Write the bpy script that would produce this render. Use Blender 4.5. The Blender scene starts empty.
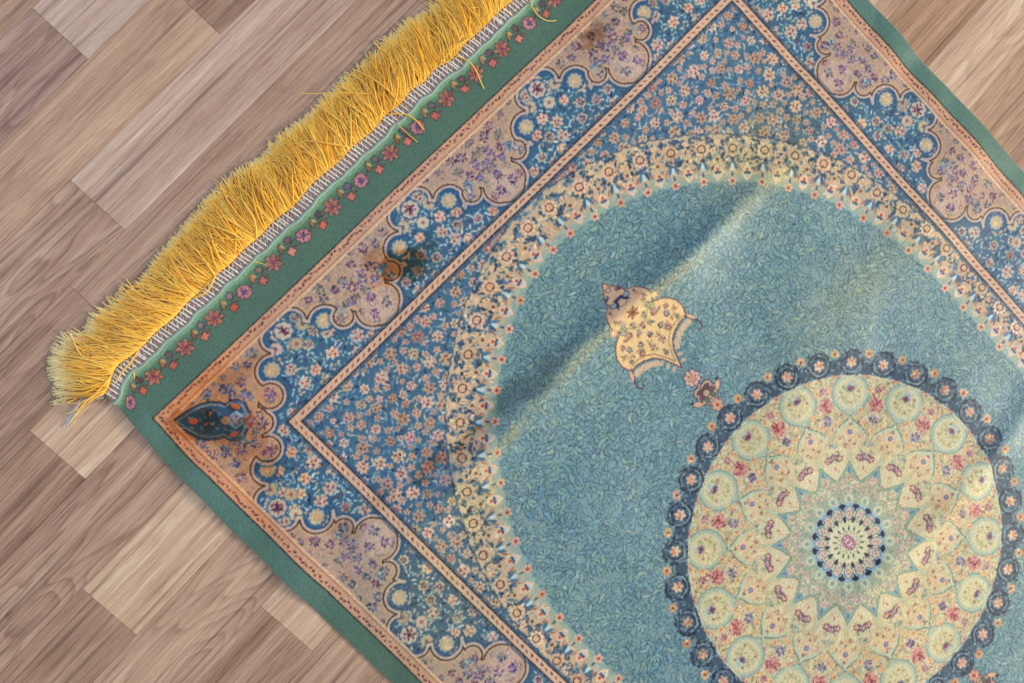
import bpy, math
import numpy as np

RNG = np.random.default_rng(7)
KY = 0.9555                       # weave proportions of the rug, length against width
MM = 0.001
CV = 505.0                        # the medallion's centre, measured from the inner border line

# ------------------------------------------------------------------ helpers
def srgb(c):
    c = np.asarray(c, float) / 255.0
    return np.where(c <= 0.04045, c / 12.92, ((c + 0.055) / 1.055) ** 2.4)

def vnoise(x, y, scale, seed):
    """smooth value noise, wavelength = scale"""
    r = np.random.default_rng(seed)
    N = 128
    g = r.random((N, N)) * 2 - 1
    X = x / scale + 31.7; Y = y / scale + 17.3
    xi = np.floor(X).astype(int); yi = np.floor(Y).astype(int)
    fx = X - xi; fy = Y - yi
    fx = fx * fx * (3 - 2 * fx); fy = fy * fy * (3 - 2 * fy)
    a = g[yi % N, xi % N]; b = g[yi % N, (xi + 1) % N]
    c = g[(yi + 1) % N, xi % N]; d = g[(yi + 1) % N, (xi + 1) % N]
    return (a * (1 - fx) + b * fx) * (1 - fy) + (c * (1 - fx) + d * fx) * fy

def smooth(a, b, x):
    t = np.clip((x - a) / (b - a), 0, 1)
    return t * t * (3 - 2 * t)

# ------------------------------------------------------------------ the weave's design
class Canvas:
    def __init__(s, u0, u1, v0, v1, q):
        s.u0, s.v0, s.q = u0, v0, q
        s.w = int(round((u1 - u0) / q)) + 1; s.h = int(round((v1 - v0) / q)) + 1
        s.C = np.zeros((s.h, s.w, 3), np.float32)
        s.M = np.ones((s.h, s.w), np.float32)
        s.U = (u0 + np.arange(s.w) * q).astype(np.float32)
        s.V = (v0 + np.arange(s.h) * q).astype(np.float32)
    def win(s, x0, x1, y0, y1):
        i0 = max(0, int((x0 - s.u0) / s.q)); i1 = min(s.w, int((x1 - s.u0) / s.q) + 2)
        j0 = max(0, int((y0 - s.v0) / s.q)); j1 = min(s.h, int((y1 - s.v0) / s.q) + 2)
        if i1 <= i0 or j1 <= j0: return None
        return (slice(j0, j1), slice(i0, i1)), s.U[None, i0:i1], s.V[j0:j1, None]
    def put(s, sl, a, col):
        a = (a * s.M[sl])[..., None]
        s.C[sl] = s.C[sl] * (1 - a) + np.asarray(col, np.float32) * a

K = None
def aa(d): return np.clip(0.5 - d / 0.5, 0, 1)      # d < 0 inside

def blob(cx, cy, r, col, a=1.0, soft=0):
    w = K.win(cx - r - 1, cx + r + 1, cy - r - 1, cy + r + 1)
    if not w: return
    sl, X, Y = w
    d = np.hypot(X - cx, Y - cy) - r
    K.put(sl, a * (aa(d) if not soft else np.clip(-d / soft, 0, 1)), col)

def ring(cx, cy, r, w_, col, a=1.0, a0=None, span=None):
    w = K.win(cx - r - w_, cx + r + w_, cy - r - w_, cy + r + w_)
    if not w: return
    sl, X, Y = w
    d = np.abs(np.hypot(X - cx, Y - cy) - r) - w_ / 2
    m = aa(d) * a
    if a0 is not None:
        t = np.arctan2(Y - cy, X - cx) - a0
        t = (t + np.pi) % (2 * np.pi) - np.pi
        m = m * (np.abs(t) < span)
    K.put(sl, m, col)

def ros(cx, cy, r, n, ph, fill, out=None, k=0.3, ow=0.9, sharp=1.0, a=1.0):
    w = K.win(cx - r - 1.5, cx + r + 1.5, cy - r - 1.5, cy + r + 1.5)
    if not w: return
    sl, X, Y = w
    X = X - cx; Y = Y - cy
    rr = np.hypot(X, Y); th = np.arctan2(Y, X) - ph
    e = r * (1 - k + k * (np.abs(np.cos(n * th / 2)) ** sharp * 2 - 1))
    if out is not None: K.put(sl, a * aa(rr - e - ow), out)
    if fill is not None: K.put(sl, a * aa(rr - e), fill)

def leaf(cx, cy, L, W, ang, fill, out=None, bend=0.0, ow=0.7, a=1.0):
    r = L + 1.5
    w = K.win(cx - r, cx + r, cy - r, cy + r)
    if not w: return
    sl, X, Y = w
    X = X - cx; Y = Y - cy
    c, s_ = math.cos(ang), math.sin(ang)
    x = X * c + Y * s_; y = -X * s_ + Y * c
    y = y - bend * (x * x / L - L * 0.3)
    t = 1 - (x / L) ** 2
    d = np.where(t > 0, np.abs(y) - W * t, 5.0)
    if out is not None:
        t2 = 1 - (x / (L + ow)) ** 2
        K.put(sl, a * np.where(t2 > 0, aa(np.abs(y) - (W + ow) * t2), 0), out)
    if fill is not None: K.put(sl, a * aa(d), fill)

def stroke(pts, w_, col, a=1.0):
    P = np.asarray(pts, float)
    w = K.win(P[:, 0].min() - w_, P[:, 0].max() + w_, P[:, 1].min() - w_, P[:, 1].max() + w_)
    if not w: return
    sl, X, Y = w
    d = None
    for (x0, y0), (x1, y1) in zip(P[:-1], P[1:]):
        dx, dy = x1 - x0, y1 - y0; L2 = dx * dx + dy * dy + 1e-9
        t = np.clip(((X - x0) * dx + (Y - y0) * dy) / L2, 0, 1)
        e = np.hypot(X - x0 - t * dx, Y - y0 - t * dy)
        d = e if d is None else np.minimum(d, e)
    K.put(sl, a * aa(d - w_ / 2), col)

def poly(pts, fill, out=None, ow=1.2, a=1.0):
    P = np.asarray(pts, float)
    w = K.win(P[:, 0].min() - 2, P[:, 0].max() + 2, P[:, 1].min() - 2, P[:, 1].max() + 2)
    if not w: return
    sl, X, Y = w
    X, Y = np.broadcast_arrays(X, Y)
    ins = np.zeros(X.shape, bool); d = np.full(X.shape, 99.0)
    Q = np.vstack([P, P[:1]])
    for (x0, y0), (x1, y1) in zip(Q[:-1], Q[1:]):
        if y0 != y1:
            c = ((y0 > Y) != (y1 > Y)) & (X < (x1 - x0) * (Y - y0) / (y1 - y0) + x0)
            ins ^= c
        dx, dy = x1 - x0, y1 - y0; L2 = dx * dx + dy * dy + 1e-9
        t = np.clip(((X - x0) * dx + (Y - y0) * dy) / L2, 0, 1)
        d = np.minimum(d, np.hypot(X - x0 - t * dx, Y - y0 - t * dy))
    sd = np.where(ins, -d, d)
    if fill is not None: K.put(sl, a * aa(sd), fill)
    if out is not None: K.put(sl, a * aa(np.abs(sd) - ow / 2), out)

def var(c, s=10):
    return np.clip(np.asarray(c, float) + RNG.normal(0, s) + RNG.normal(0, s * 0.5, 3), 0, 255)

def poisson(x0, x1, y0, y1, dmin, fixed=(), test=None, tries=6000):
    P = [tuple(p) for p in fixed]; arr = np.array(P, float).reshape(-1, 2)
    out = []
    for x, y in zip(RNG.uniform(x0, x1, tries), RNG.uniform(y0, y1, tries)):
        if test is not None and not test(x, y): continue
        if len(arr) and ((arr[:, 0] - x) ** 2 + (arr[:, 1] - y) ** 2).min() < dmin * dmin: continue
        arr = np.vstack([arr, [x, y]]); out.append((x, y))
    return out

GREEN = (84, 118, 104)
BEIGE = (174, 146, 128); BEIGE2 = (186, 150, 128)
BLUE = (62, 106, 138); BLUE_L = (96, 150, 190); SPAN = (68, 110, 142)
MAROON = (92, 48, 58); RED = (160, 58, 62); PEACH = (222, 178, 152); NAVY = (36, 58, 92)
INK = (48, 44, 58); PURPLE = (98, 66, 122); TEAL = (70, 120, 130)

# inner edge of the scalloped arch, (u, v) down the right half
ARCH = np.array([(-30, 61), (0, 57), (20, 58.5), (40, 62.5), (68, 71), (97, 84), (122, 100), (147, 118.5), (170, 139), (191, 162),
                 (209, 188), (225, 215), (239, 244), (250, 275), (257, 307), (261, 345), (262, 400), (262, 450), (262, 560), (262, 700)], float)
def resample(P, step):
    # smooth the polyline then walk it
    for _ in range(3):
        Q = np.empty((2 * len(P) - 2, 2)); Q[0::2] = P[:-1] * 0.75 + P[1:] * 0.25; Q[1::2] = P[:-1] * 0.25 + P[1:] * 0.75; P = Q
    seg = np.hypot(*np.diff(P, axis=0).T); s = np.r_[0, np.cumsum(seg)]
    t = np.arange(0, s[-1], step)
    return np.c_[np.interp(t, s, P[:, 0]), np.interp(t, s, P[:, 1])]
AP = resample(ARCH, 4.0)
AT = np.gradient(AP, axis=0); AT /= np.hypot(AT[:, 0], AT[:, 1])[:, None]
AN = np.c_[AT[:, 1], -AT[:, 0]]                     # outward
i_0 = np.argmin(np.abs(AP[:, 0]))
AS = (np.arange(len(AP)) - i_0) * 4.0 - AP[i_0, 0] * 0
def arch_at(s, d):
    x = np.interp(s, AS, AP[:, 0]); y = np.interp(s, AS, AP[:, 1])
    nx = np.interp(s, AS, AN[:, 0]); ny = np.interp(s, AS, AN[:, 1])
    return x + nx * d, y + ny * d, math.atan2(ny, nx)
def arch_w(v): return 50 - 13 * smooth(60, 330, v)

def arch_dist(U, V):
    """signed distance outward of the arch line on a grid of U (1d), V (1d)"""
    Us, Vs = U[::4], V[::4]
    best = np.full((len(Vs), len(Us)), 1e9, np.float32); sg = np.zeros_like(best)
    for (x, y), (nx, ny) in zip(AP, AN):
        dx = Us[None] - x; dy = Vs[:, None] - y
        d = dx * dx + dy * dy
        m = d < best
        best = np.where(m, d, best); sg = np.where(m, dx * nx + dy * ny, sg)
    D = np.sign(sg) * np.sqrt(best)
    # bilinear back up
    ju = np.clip(np.arange(len(U)) / 4, 0, len(Us) - 1.001); jv = np.clip(np.arange(len(V)) / 4, 0, len(Vs) - 1.001)
    a = ju.astype(int); b = jv.astype(int); fa = (ju - a)[None]; fb = (jv - b)[:, None]
    a1 = np.minimum(a + 1, len(Us) - 1); b1 = np.minimum(b + 1, len(Vs) - 1)
    return (D[b][:, a] * (1 - fa) + D[b][:, a1] * fa) * (1 - fb) + (D[b1][:, a] * (1 - fa) + D[b1][:, a1] * fa) * fb

def star_flower(x, y, r, petal=PEACH, core=RED, n=8, a0=None):
    ph = RNG.uniform(0, 6.28) if a0 is None else a0
    ros(x, y, r * 1.06, n, ph, var(petal, 9), None, k=0.30, sharp=1.2, a=.92)
    ros(x, y, r * .95, n - 2, ph + .5, var(petal, 9), None, k=0.25, sharp=1.2, a=.8)
    for j in range(int(3 + r * .75)):
        t = ph + j * 2.1 + RNG.uniform(-.3, .3); q_ = r * RNG.uniform(.22, .55)
        leaf(x + q_ * math.cos(t), y + q_ * math.sin(t), r * .27, r * .04 + .35, t + RNG.uniform(.9, 2.2), var(core, 14), None, RNG.uniform(-.9, .9), a=.85)
    blob(x, y, r * .14, var((206, 156, 132), 10))

def scribble(cx, cy, r0, r1, n, cols, L=(1.6, 3.2), W=(.5, .9), a=.9):
    """short curved strokes scattered in a ring"""
    for j in range(n):
        t = RNG.uniform(0, 6.28); q_ = RNG.uniform(r0, r1)
        leaf(cx + q_ * math.cos(t), cy + q_ * math.sin(t), RNG.uniform(*L), RNG.uniform(*W), RNG.uniform(0, 6.28), var(cols[j % len(cols)], 12), None, RNG.uniform(-.8, .8), a=a)

def dark_flower(x, y, r, col, light=None):
    if light is not None: blob(x, y, r * 1.25, light, .55, soft=3)
    ph = RNG.uniform(0, 6.28); n = RNG.integers(6, 10); k2 = RNG.uniform(.75, 1.1)
    for j in range(n):
        t = ph + j * 2 * math.pi / n + RNG.normal(0, .15); q_ = r * RNG.uniform(.45, .75)
        leaf(x + q_ * math.cos(t) * k2, y + q_ * math.sin(t), r * .42, r * .11 + .32, t + RNG.normal(0, .5), var(col, 20), None, RNG.uniform(-.5, .5), a=.88)
    scribble(x, y, 0, r, int(r * 1.6), [np.asarray(col) * .75, (172, 150, 158), (92, 110, 140), (178, 96, 104)], (1, 2), (.4, .7), .8)
    blob(x, y, r * .2, var((150, 130, 150), 16))

def motif_s(s, side):
    return s

def paint_half():
    global K
    K = Canvas(0, 415, -165, CV, 0.375)
    U, V = np.meshgrid(K.U, K.V)
    AD = arch_dist(K.U, K.V)
    K.AD = AD
    K.C[:] = GREEN
    inrect = ((U < 304) & (V > 0)).astype(np.float32)
    MD = np.hypot(U, V - CV)
    # ---- centre field: leaf scroll drawn in outline
    field = ((AD < 6) & (V > 20)).astype(np.float32) * (MD > 168)
    K.M = field
    K.C[:] = np.where(field[..., None] > 0, np.array((120, 152, 156), np.float32), K.C)
    for x, y in zip(RNG.uniform(0, 275, 5200), RNG.uniform(45, 505, 5200)):
        jx, jy = int(np.clip(x / .375, 0, K.w - 1)), int(np.clip((y + 165) / .375, 0, K.h - 1))
        if field[jy, jx] == 0: continue
        fl = 2.6 * math.sin(x * .031 + 1.3 * math.sin(y * .043)) + 2.2 * math.cos(y * .037 + x * .012)
        L = RNG.uniform(4.0, 9.0); W = RNG.uniform(.9, 2.2)
        f = RNG.random()
        col = (122, 156, 160) if f < .5 else ((112, 150, 162) if f < .9 else (138, 164, 154))
        leaf(x, y, L * .85, W * 1.15, fl + RNG.normal(0, 1.1), var(col, 4), (50, 92, 112), RNG.uniform(-1.1, 1.1), ow=.62)
    for x, y in poisson(0, 262, 60, 505, 27, tries=1500):
        ph = RNG.uniform(0, 6.28); n = RNG.integers(4, 7)
        for j in range(n):
            t = ph + j * (1.9 / (n - 1)) - .95
            leaf(x + 5 * math.cos(t), y + 5 * math.sin(t), 5.4, 1.7, t, var((128, 162, 162), 5), (48, 88, 106), RNG.uniform(-.3, .3), ow=.65)
    # ---- spandrel ground: blue with peach star flowers
    sp = inrect * ((AD > arch_w(V) - 1) | (V < 8))
    K.M = sp
    K.C[:] = np.where(sp[..., None] > 0, np.array(SPAN, np.float32), K.C)
    intest = lambda x, y: x < 302 and y > 2 and AD[int(np.clip((y + 165) / .375, 0, K.h - 1)), int(np.clip(x / .375, 0, K.w - 1))] > arch_w(y) - 3
    for x, y in poisson(0, 304, 0, 505, 3.4, test=intest, tries=16000):
        t = RNG.uniform(0, 6.28); f = RNG.random()
        leaf(x, y, RNG.uniform(2.2, 3.8), RNG.uniform(.7, 1.1), t, var((166, 166, 158) if f < .35 else ((104, 144, 166) if f < .6 else ((84, 112, 118) if f < .8 else (44, 66, 96))), 12), None, RNG.uniform(-.6, .6))
    fx = [(285, 13), (266, 34), (263, 9), (237, 25), (216, 9), (218, 29), (224, 51), (198, 37), (241, 47), (256, 61), (277, 65), (276, 88), (254, 80), (285, 107), (196, 18), (203, 55), (231, 73)]
    big = poisson(2, 299, 6, 505, 14, fixed=fx, test=intest)
    for i, (x, y) in enumerate(fx + big):
        star_flower(x, y, RNG.uniform(5.6, 7.4) if i % 3 else 5.0, var((192, 158, 138), 10), var((122, 50, 54), 12), n=RNG.integers(6, 9))
    for x, y in poisson(2, 299, 4, 505, 9.0, fixed=fx + big, test=intest):
        star_flower(x, y, RNG.uniform(2.8, 4.4), (186, 160, 142), RED, n=5)
    # ---- arch band
    aw = arch_w(V)
    band = inrect * (AD > -1.5) * (AD < aw)
    K.M = band
    t = smooth(0, 14, AD)[..., None]
    bc = np.array((136, 164, 156), np.float32) * (1 - t) + np.array((188, 162, 134), np.float32) * t
    K.C[:] = np.where(band[..., None] > 0, bc, K.C)
    inband = lambda x, y: 4 < AD[int(np.clip((y + 165) / .375, 0, K.h - 1)), int(np.clip(x / .375, 0, K.w - 1))] < 48
    for x, y in poisson(0, 304, 0, 505, 4.0, test=inband, tries=9000):
        d_ = AD[int(np.clip((y + 165) / .375, 0, K.h - 1)), int(np.clip(x / .375, 0, K.w - 1))]
        f = RNG.random()
        if d_ > 13: col = SPAN if f < .5 else ((214, 184, 142) if f < .8 else (110, 140, 140))
        else: col = (140, 168, 168) if f < .5 else (196, 176, 140)
        leaf(x, y, RNG.uniform(2.2, 3.4), RNG.uniform(.9, 1.5), RNG.uniform(0, 6.28), var(col, 10), None, RNG.uniform(-.5, .5))
    kk = 0
    s = 13.0
    K.M = inrect * (AD > -9) * (AD < aw + 1)
    while True:
        x, y, an = arch_at(s, 0)
        if y > CV + 12: break
        x2, y2, _ = arch_at(s, 30 if y > 250 else 34)
        sc = 1.0 if y < 250 else .92
        # heart rosette on its blue ground
        scribble(x2, y2, 9.0 * sc, 16 * sc, 44, [SPAN, (66, 98, 122), (46, 76, 104)], (2.2, 4.0), (1.1, 1.9), .92)
        scribble(x2, y2, 9 * sc, 16 * sc, 12, [(208, 180, 142), (150, 160, 140), (196, 140, 110)], (1.6, 2.8), (.7, 1.2), .85)
        ros(x2, y2, 8.6 * sc, 9, s, var((206, 170, 142), 8), None, k=.2)
        scribble(x2, y2, 4, 8, 8, [(222, 190, 156), (176, 120, 100), (140, 130, 120)], (1.2, 2), (.5, .8), .8)
        ring(x2, y2, 4.1 * sc, 1.3, (84, 62, 58)); blob(x2, y2, 2.4, (206, 160, 128)); blob(x2 - math.cos(an) * 3.4, y2 - math.sin(an) * 3.4, 1.3, (120, 70, 70))
        # blue drop hanging towards the field
        for sgn in (-1, 1):
            px, py, _ = arch_at(s + sgn * 3.4, 16); leaf(px, py, 5.6, 1.8, an - sgn * .35, var(SPAN, 8))
            px, py, _ = arch_at(s + sgn * 7.2, 14); leaf(px, py, 4.2, 1.0, an - sgn * .45, var((160, 100, 84), 8))
        px, py, _ = arch_at(s, 15); leaf(px, py, 4.2, 1.8, an, (168, 196, 206))
        px, py, _ = arch_at(s, 7); leaf(px, py, 4, 1.1, an, (60, 92, 120))
        # red floret at the tip
        ros(x, y, 5.0, 5, an, var((206, 164, 140), 6), None, k=.2); ros(x, y, 2.4, 5, an + .6, (172, 82, 68), None, k=.3); blob(x, y, .8, (120, 40, 50))
        # trefoil between
        dsc = 15.2
        tx, ty, ta = arch_at(s + dsc, 9)
        leaf(tx, ty, 8.4, 5.0, ta, var((210, 178, 150), 6))
        for q_, w_ in ((0, 3.2), (2.2, 2.4), (-2.2, 2.4)):
            leaf(tx - math.sin(ta) * q_, ty + math.cos(ta) * q_, w_, 1.3, ta + q_ * .35, (70, 84, 122))
        blob(tx + math.cos(ta) * 3.6, ty + math.sin(ta) * 3.6, 1.9, (196, 92, 70)); blob(tx - math.cos(ta) * 2.6, ty - math.sin(ta) * 2.6, 1.7, (150, 186, 196))
        tx, ty, ta = arch_at(s + dsc, 23); ros(tx, ty, 3.6, 5, 0, (206, 170, 128)); blob(tx, ty, 1.9, (126, 86, 70))
        for sgn in (-1, 1):
            px, py, _ = arch_at(s + dsc + sgn * 3.5, 32); leaf(px, py, 5, 2.2, ta - sgn * .4, (212, 182, 142)); leaf(px, py, 2.5, .7, ta, (176, 110, 90))
        tx, ty, ta = arch_at(s + dsc, 41); leaf(tx, ty, 4, 2.6, ta + 1.57, (210, 176, 138))
        s += 30.4
    K.M = inrect
    K.put((slice(None), slice(None)), .7 * aa(np.abs(AD - aw - 1.2 * np.sin(U * .5) * np.cos(V * .45)) - .8) * (V > 9), (56, 84, 112))
    K.put((slice(None), slice(None)), .35 * aa(np.abs(AD - aw + 2.4) - .7) * (V > 9), (172, 180, 170))
    # ---- medallion
    K.M = np.ones_like(K.M)
    def pol(R, th): return R * math.cos(th), CV + R * math.sin(th)
    cream = (196, 188, 156)
    for k in range(32):
        th = -math.pi / 2 + k * math.pi / 16
        x, y = pol(189, th)
        if x < -25 or y > CV + 25: continue
        hx, hy = pol(184, th + math.pi / 32); blob(hx, hy, 8.5, (62, 86, 108), .9)
        x3, y3 = pol(198.5, th + math.pi / 32); ros(x3, y3, 5.4, 7, th, var((186, 156, 126), 8), None, k=.16); scribble(x3, y3, 0, 4.5, 6, [(206, 130, 86), (214, 176, 132)], (1.4, 2.4), (.8, 1.2)); blob(x3, y3, 1.5, (140, 74, 58))
        blob(x, y, 13.6, (74, 100, 122)); ring(x, y, 12.6, 2.2, (40, 60, 86), .9); ring(x, y, 8.2, 1.6, (44, 64, 90), .85)
        for j in range(14):
            a_ = j * .449; leaf(x + 12.8 * math.cos(a_), y + 12.8 * math.sin(a_), 2.4, 1.4, a_ + RNG.normal(0, .5), var((46, 68, 94), 10))
    blob(0, CV, 175.5, cream)
    for k in range(32):
        th = -math.pi / 2 + k * math.pi / 16
        x, y = pol(189, th)
        if x < -25 or y > CV + 25: continue
        for f in range(60):
            a_ = RNG.uniform(0, 6.28); r_ = RNG.uniform(7, 15.5)
            leaf(x + r_ * math.cos(a_), y + r_ * math.sin(a_), RNG.uniform(1.5, 3), .6, a_ + 1.57, var((30, 46, 74) if f % 2 else (120, 146, 156), 14), None, .5)
        ring(x, y, 10.2, 1.2, (140, 162, 168), .8, th + math.pi, 1.6)
        scribble(x, y, 7.5, 14, 26, [(34, 50, 78), (112, 138, 148), (62, 88, 112)], (1.2, 2.6), (.4, .8))
        ros(x, y, 6.0, 6, th, var((196, 164, 142), 8), None, k=.24); scribble(x, y, .5, 4.2, 9, [(198, 108, 82), (180, 84, 76), (222, 170, 134)], (1.1, 2.1), (.6, 1.0))
        scribble(*pol(188, th + math.pi / 32), 0, 9, 12, [(44, 66, 100), (130, 154, 164), (88, 118, 140)], (1.5, 3.0), (.5, .9))
        for sg in (-1, 1):
            x4, y4 = pol(173.5, th + sg * math.pi / 32 * .85); ros(x4, y4, 3.3, 5, th, (206, 150, 128)); blob(x4, y4, 1.4, (170, 76, 84))
    med = np.clip(176 - MD, 0, 1); K.M = (MD < 174).astype(np.float32)
    for r_, t_ in zip(175 * np.sqrt(RNG.uniform(.3, 1, 4600)), RNG.uniform(-math.pi / 2, .02, 4600)):
        x, y = pol(r_, t_); f = RNG.random()
        leaf(x, y, RNG.uniform(1.5, 3.2), RNG.uniform(.5, .9), RNG.uniform(0, 6.28), var((178, 168, 116) if f < .45 else ((196, 160, 126) if f < .7 else ((150, 164, 136) if f < .92 else (140, 84, 92))), 10), None, .3)
    for k in range(16):
        th = -math.pi / 2 + k * math.pi / 8
        x, y = pol(156.5, th)
        if x < -30 or y > CV + 30: continue
        # clusters between the discs
        h = th + math.pi / 16
        for sg in ((1, -1)):
            hh = th + sg * math.pi / 16
            cx, cy = pol(146, hh)
            ros(cx, cy, 9.2, 7, th, (206, 158, 142), None, k=.2, a=.8)
            scribble(cx, cy, 0, 8.2, 46, [(146, 48, 70), (128, 42, 62), (196, 120, 116)], (1.2, 3.0), (.4, .8))
            cx, cy = pol(130, hh); dark_flower(cx, cy, 6.2, (92, 90, 128), (206, 186, 160))
            for dd, RR in ((.105, 139), (-.105, 139), (.07, 125), (-.07, 125), (0, 119), (.05, 160), (-.05, 160)):
                cx, cy = pol(RR, hh + dd * 1.1); ros(cx, cy, 4.2, 5, 0, (214, 176, 128), None, k=.25, a=.8); scribble(cx, cy, 0, 3.6, 6, [(180, 96, 74), (196, 140, 90)], (1, 1.8), (.4, .7))
            cx, cy = pol(162, hh); dark_flower(cx, cy, 4.4, (160, 84, 96), (208, 176, 150))
        # disc with inward point
        c_, s_ = math.cos(th), math.sin(th)
        P = []
        for a_ in np.linspace(-2.45, 2.45, 26): P.append((x + 20.5 * math.cos(th + a_), y + 20.5 * math.sin(th + a_)))
        P.append(pol(132.5, th))
        poly(P, (192, 186, 150), (134, 160, 150), 2.2)
        ring(x, y, 18.0, 3.2, (154, 174, 154), .8)
        ring(x, y, 20.3, .8, (112, 140, 136), .7)
        blob(x, y, 14.5, (194, 182, 140), .8, soft=2)
        scribble(x, y, 3, 14, 44, [(150, 152, 104), (176, 150, 108), (206, 196, 158), (132, 150, 122)], (1.2, 2.6), (.4, .8), .7)
        for j in range(11):
            a_ = j * .571; q_ = 10.2; f = j % 3
            scribble(x + q_ * math.cos(a_), y + q_ * math.sin(a_), 0, 1.8, 4, [[(160, 160, 104), (150, 124, 90), (140, 160, 124)][f]], (1.2, 2.2), (.5, .9), .8)
        bx, by = x + 5.5 * c_, y + 5.5 * s_
        blob(bx + 2 * c_, by + 2 * s_, 6.5, (160, 182, 176), .8, soft=2)
        scribble(bx, by, 0, 4.5, 16, [(140, 60, 84), (96, 90, 130), (170, 110, 120)], (1.0, 2.2), (.4, .8))
        for j in range(6):
            a_ = th + math.pi + (j - 2.5) * .55; leaf(bx + 2.6 * math.cos(a_), by + 2.6 * math.sin(a_), 2.8, .8, a_, var([(140, 60, 84), (84, 100, 140)][j % 2], 10))
        blob(bx, by, 1.4, (120, 50, 74))
    # petals
    TH = np.arctan2(V - CV, U)
    ph = (TH + math.pi / 2) / (math.pi / 16)
    ph = np.abs((ph + 1) % 2 - 1)
    Rout = np.interp(ph, [0, .08, .25, .5, .79, .93, 1], [134, 129.5, 126.5, 122.5, 114, 106, 101])
    Rst = np.interp(ph, [0, .25, .6, 1], [85, 78, 70, 64.5])
    d = MD - Rout
    K.M = (MD < 150).astype(np.float32)
    K.put((slice(None), slice(None)), aa(d), (196, 186, 150))
    warm = np.exp(-((MD - 110) / 13) ** 2) * (.6 + .3 * np.cos(ph * math.pi * 2)) * (d < -3)
    K.put((slice(None), slice(None)), np.clip(warm * .95, 0, 1).astype(np.float32), (206, 168, 124))
    K.put((slice(None), slice(None)), .95 * aa(np.abs(d) - .95), (84, 120, 118))
    K.put((slice(None), slice(None)), .85 * aa(np.abs(d + 3.2) - 2.0), (168, 186, 164))
    for r_, t_ in zip(RNG.uniform(84, 128, 2600), RNG.uniform(-1.7, .1, 2600)):
        x, y = pol(r_, t_); leaf(x, y, RNG.uniform(1.4, 3.2), .6, t_ + RNG.normal(0, .5), var([(184, 182, 134), (196, 156, 118), (212, 198, 158), (160, 172, 140)][int(r_ * 9) % 4], 10), None, .3, a=.5 * float(np.interp(r_, [84, 100, 128], [.6, 1, .4])))
    for k in range(16):
        for dth, RR, col in ((0, 123, (150, 90, 96)), (.1, 112, (188, 130, 100)), (-.1, 112, (188, 130, 100)), (.13, 96, (140, 160, 130)), (-.13, 96, (140, 160, 130)), (.05, 103, (176, 110, 96)), (-.05, 103, (176, 110, 96)), (.16, 104, (120, 150, 150)), (-.16, 104, (120, 150, 150))):
            th = -math.pi / 2 + k * math.pi / 8 + dth
            x, y = pol(RR, th)
            if x < -8 or y > CV + 8: continue
            scribble(x, y, 0, 3.4, 6, [col, tuple(np.array(col) * .8)], (1.2, 2.6), (.4, .8), .75)
    # light seam from star tip up into the petal, then the star
    K.put((slice(None), slice(None)), (.8 * aa(ph * MD * .196 - 3.0 * (106 - MD) / 22) * (MD > 82) * (MD < 106)).astype(np.float32), (160, 182, 154))
    K.put((slice(None), slice(None)), (.7 * aa(np.abs(ph * MD * .196 - 3.4 * (108 - MD) / 24) - .7) * (MD > 82) * (MD < 108)).astype(np.float32), (196, 158, 116))
    d = MD - Rst
    K.put((slice(None), slice(None)), aa(d), (148, 164, 140))
    K.put((slice(None), slice(None)), (aa(d + 2) * smooth(66, 74, MD)).astype(np.float32), (122, 156, 164))
    K.put((slice(None), slice(None)), aa(np.abs(d) - 1.1), (112, 142, 116))
    for k in range(16):
        th = -math.pi / 2 + k * math.pi / 8
        if pol(90, th)[0] < -30 or pol(90, th)[1] > CV + 30: continue
        cx, cy = pol(116, th); blob(cx, cy, 6, (226, 176, 150), .7, soft=3); ros(cx, cy, 2.3, 6, 0, (120, 140, 170), (96, 100, 130), k=.2)
        cx, cy = pol(107, th); blob(cx, cy, 1.3, (130, 90, 110))
        for sg in (-1, 1):
            hh = th + sg * math.pi / 16
            for q_ in (-6.4, -3.2, 0, 3.2, 6.4):
                cx, cy = pol(91 - abs(q_) * .3, hh + q_ / 91)
                for j in range(5):
                    a_ = j * 1.26 + q_; leaf(cx + 3.0 * math.cos(a_), cy + 3.0 * math.sin(a_), 2.2, .7, a_ + 1.2, var((138, 50, 68) if abs(q_) > 3.5 else (112, 80, 120), 14)); blob(cx, cy, 1.2, (196, 150, 140))
            cx, cy = pol(79, hh); leaf(cx, cy, 2.6, .9, hh, (196, 106, 84)); cx, cy = pol(76, hh + .04); leaf(cx, cy, 1.8, .6, hh, (196, 120, 90))
        for RR, tt, col in ((68, th, (214, 184, 150)), (58, th + math.pi / 16, (216, 176, 160)), (56, th, (196, 184, 158)), (60.5, th + .11, (196, 190, 150)), (60.5, th - .11, (196, 190, 150))):
            cx, cy = pol(RR, tt); ros(cx, cy, 5.4, 6, RNG.uniform(0, 6), var(col, 8), (122, 148, 128), k=.24, ow=.7, a=.85); scribble(cx, cy, 0, 3.6, 8, [(176, 112, 126), (140, 140, 130), (196, 150, 130)], (1, 1.8), (.4, .8), .8)
        cx, cy = pol(76, th); leaf(cx, cy, 4, .9, th, (80, 110, 140))
    for r_, t_ in zip(RNG.uniform(46, 74, 420), RNG.uniform(-1.7, .1, 420)):
        x, y = pol(r_, t_); leaf(x, y, RNG.uniform(1.2, 2.2), .6, RNG.uniform(0, 6.28), var([(108, 144, 124), (190, 184, 150), (186, 138, 132)][int(r_ * 7) % 3], 10), None, .4, a=.8)
    for k in range(16):
        th = -math.pi / 2 + k * math.pi / 8
        for tt in (th,):
            cx, cy = pol(45.5, tt); leaf(cx, cy, 7.0, 5.2, tt, (184, 186, 154), (140, 162, 142)); leaf(cx, cy, 3, 2, tt, (128, 152, 140))
    blob(0, CV, 41.5, (138, 172, 186)); blob(0, CV, 33, (196, 192, 158))
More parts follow.
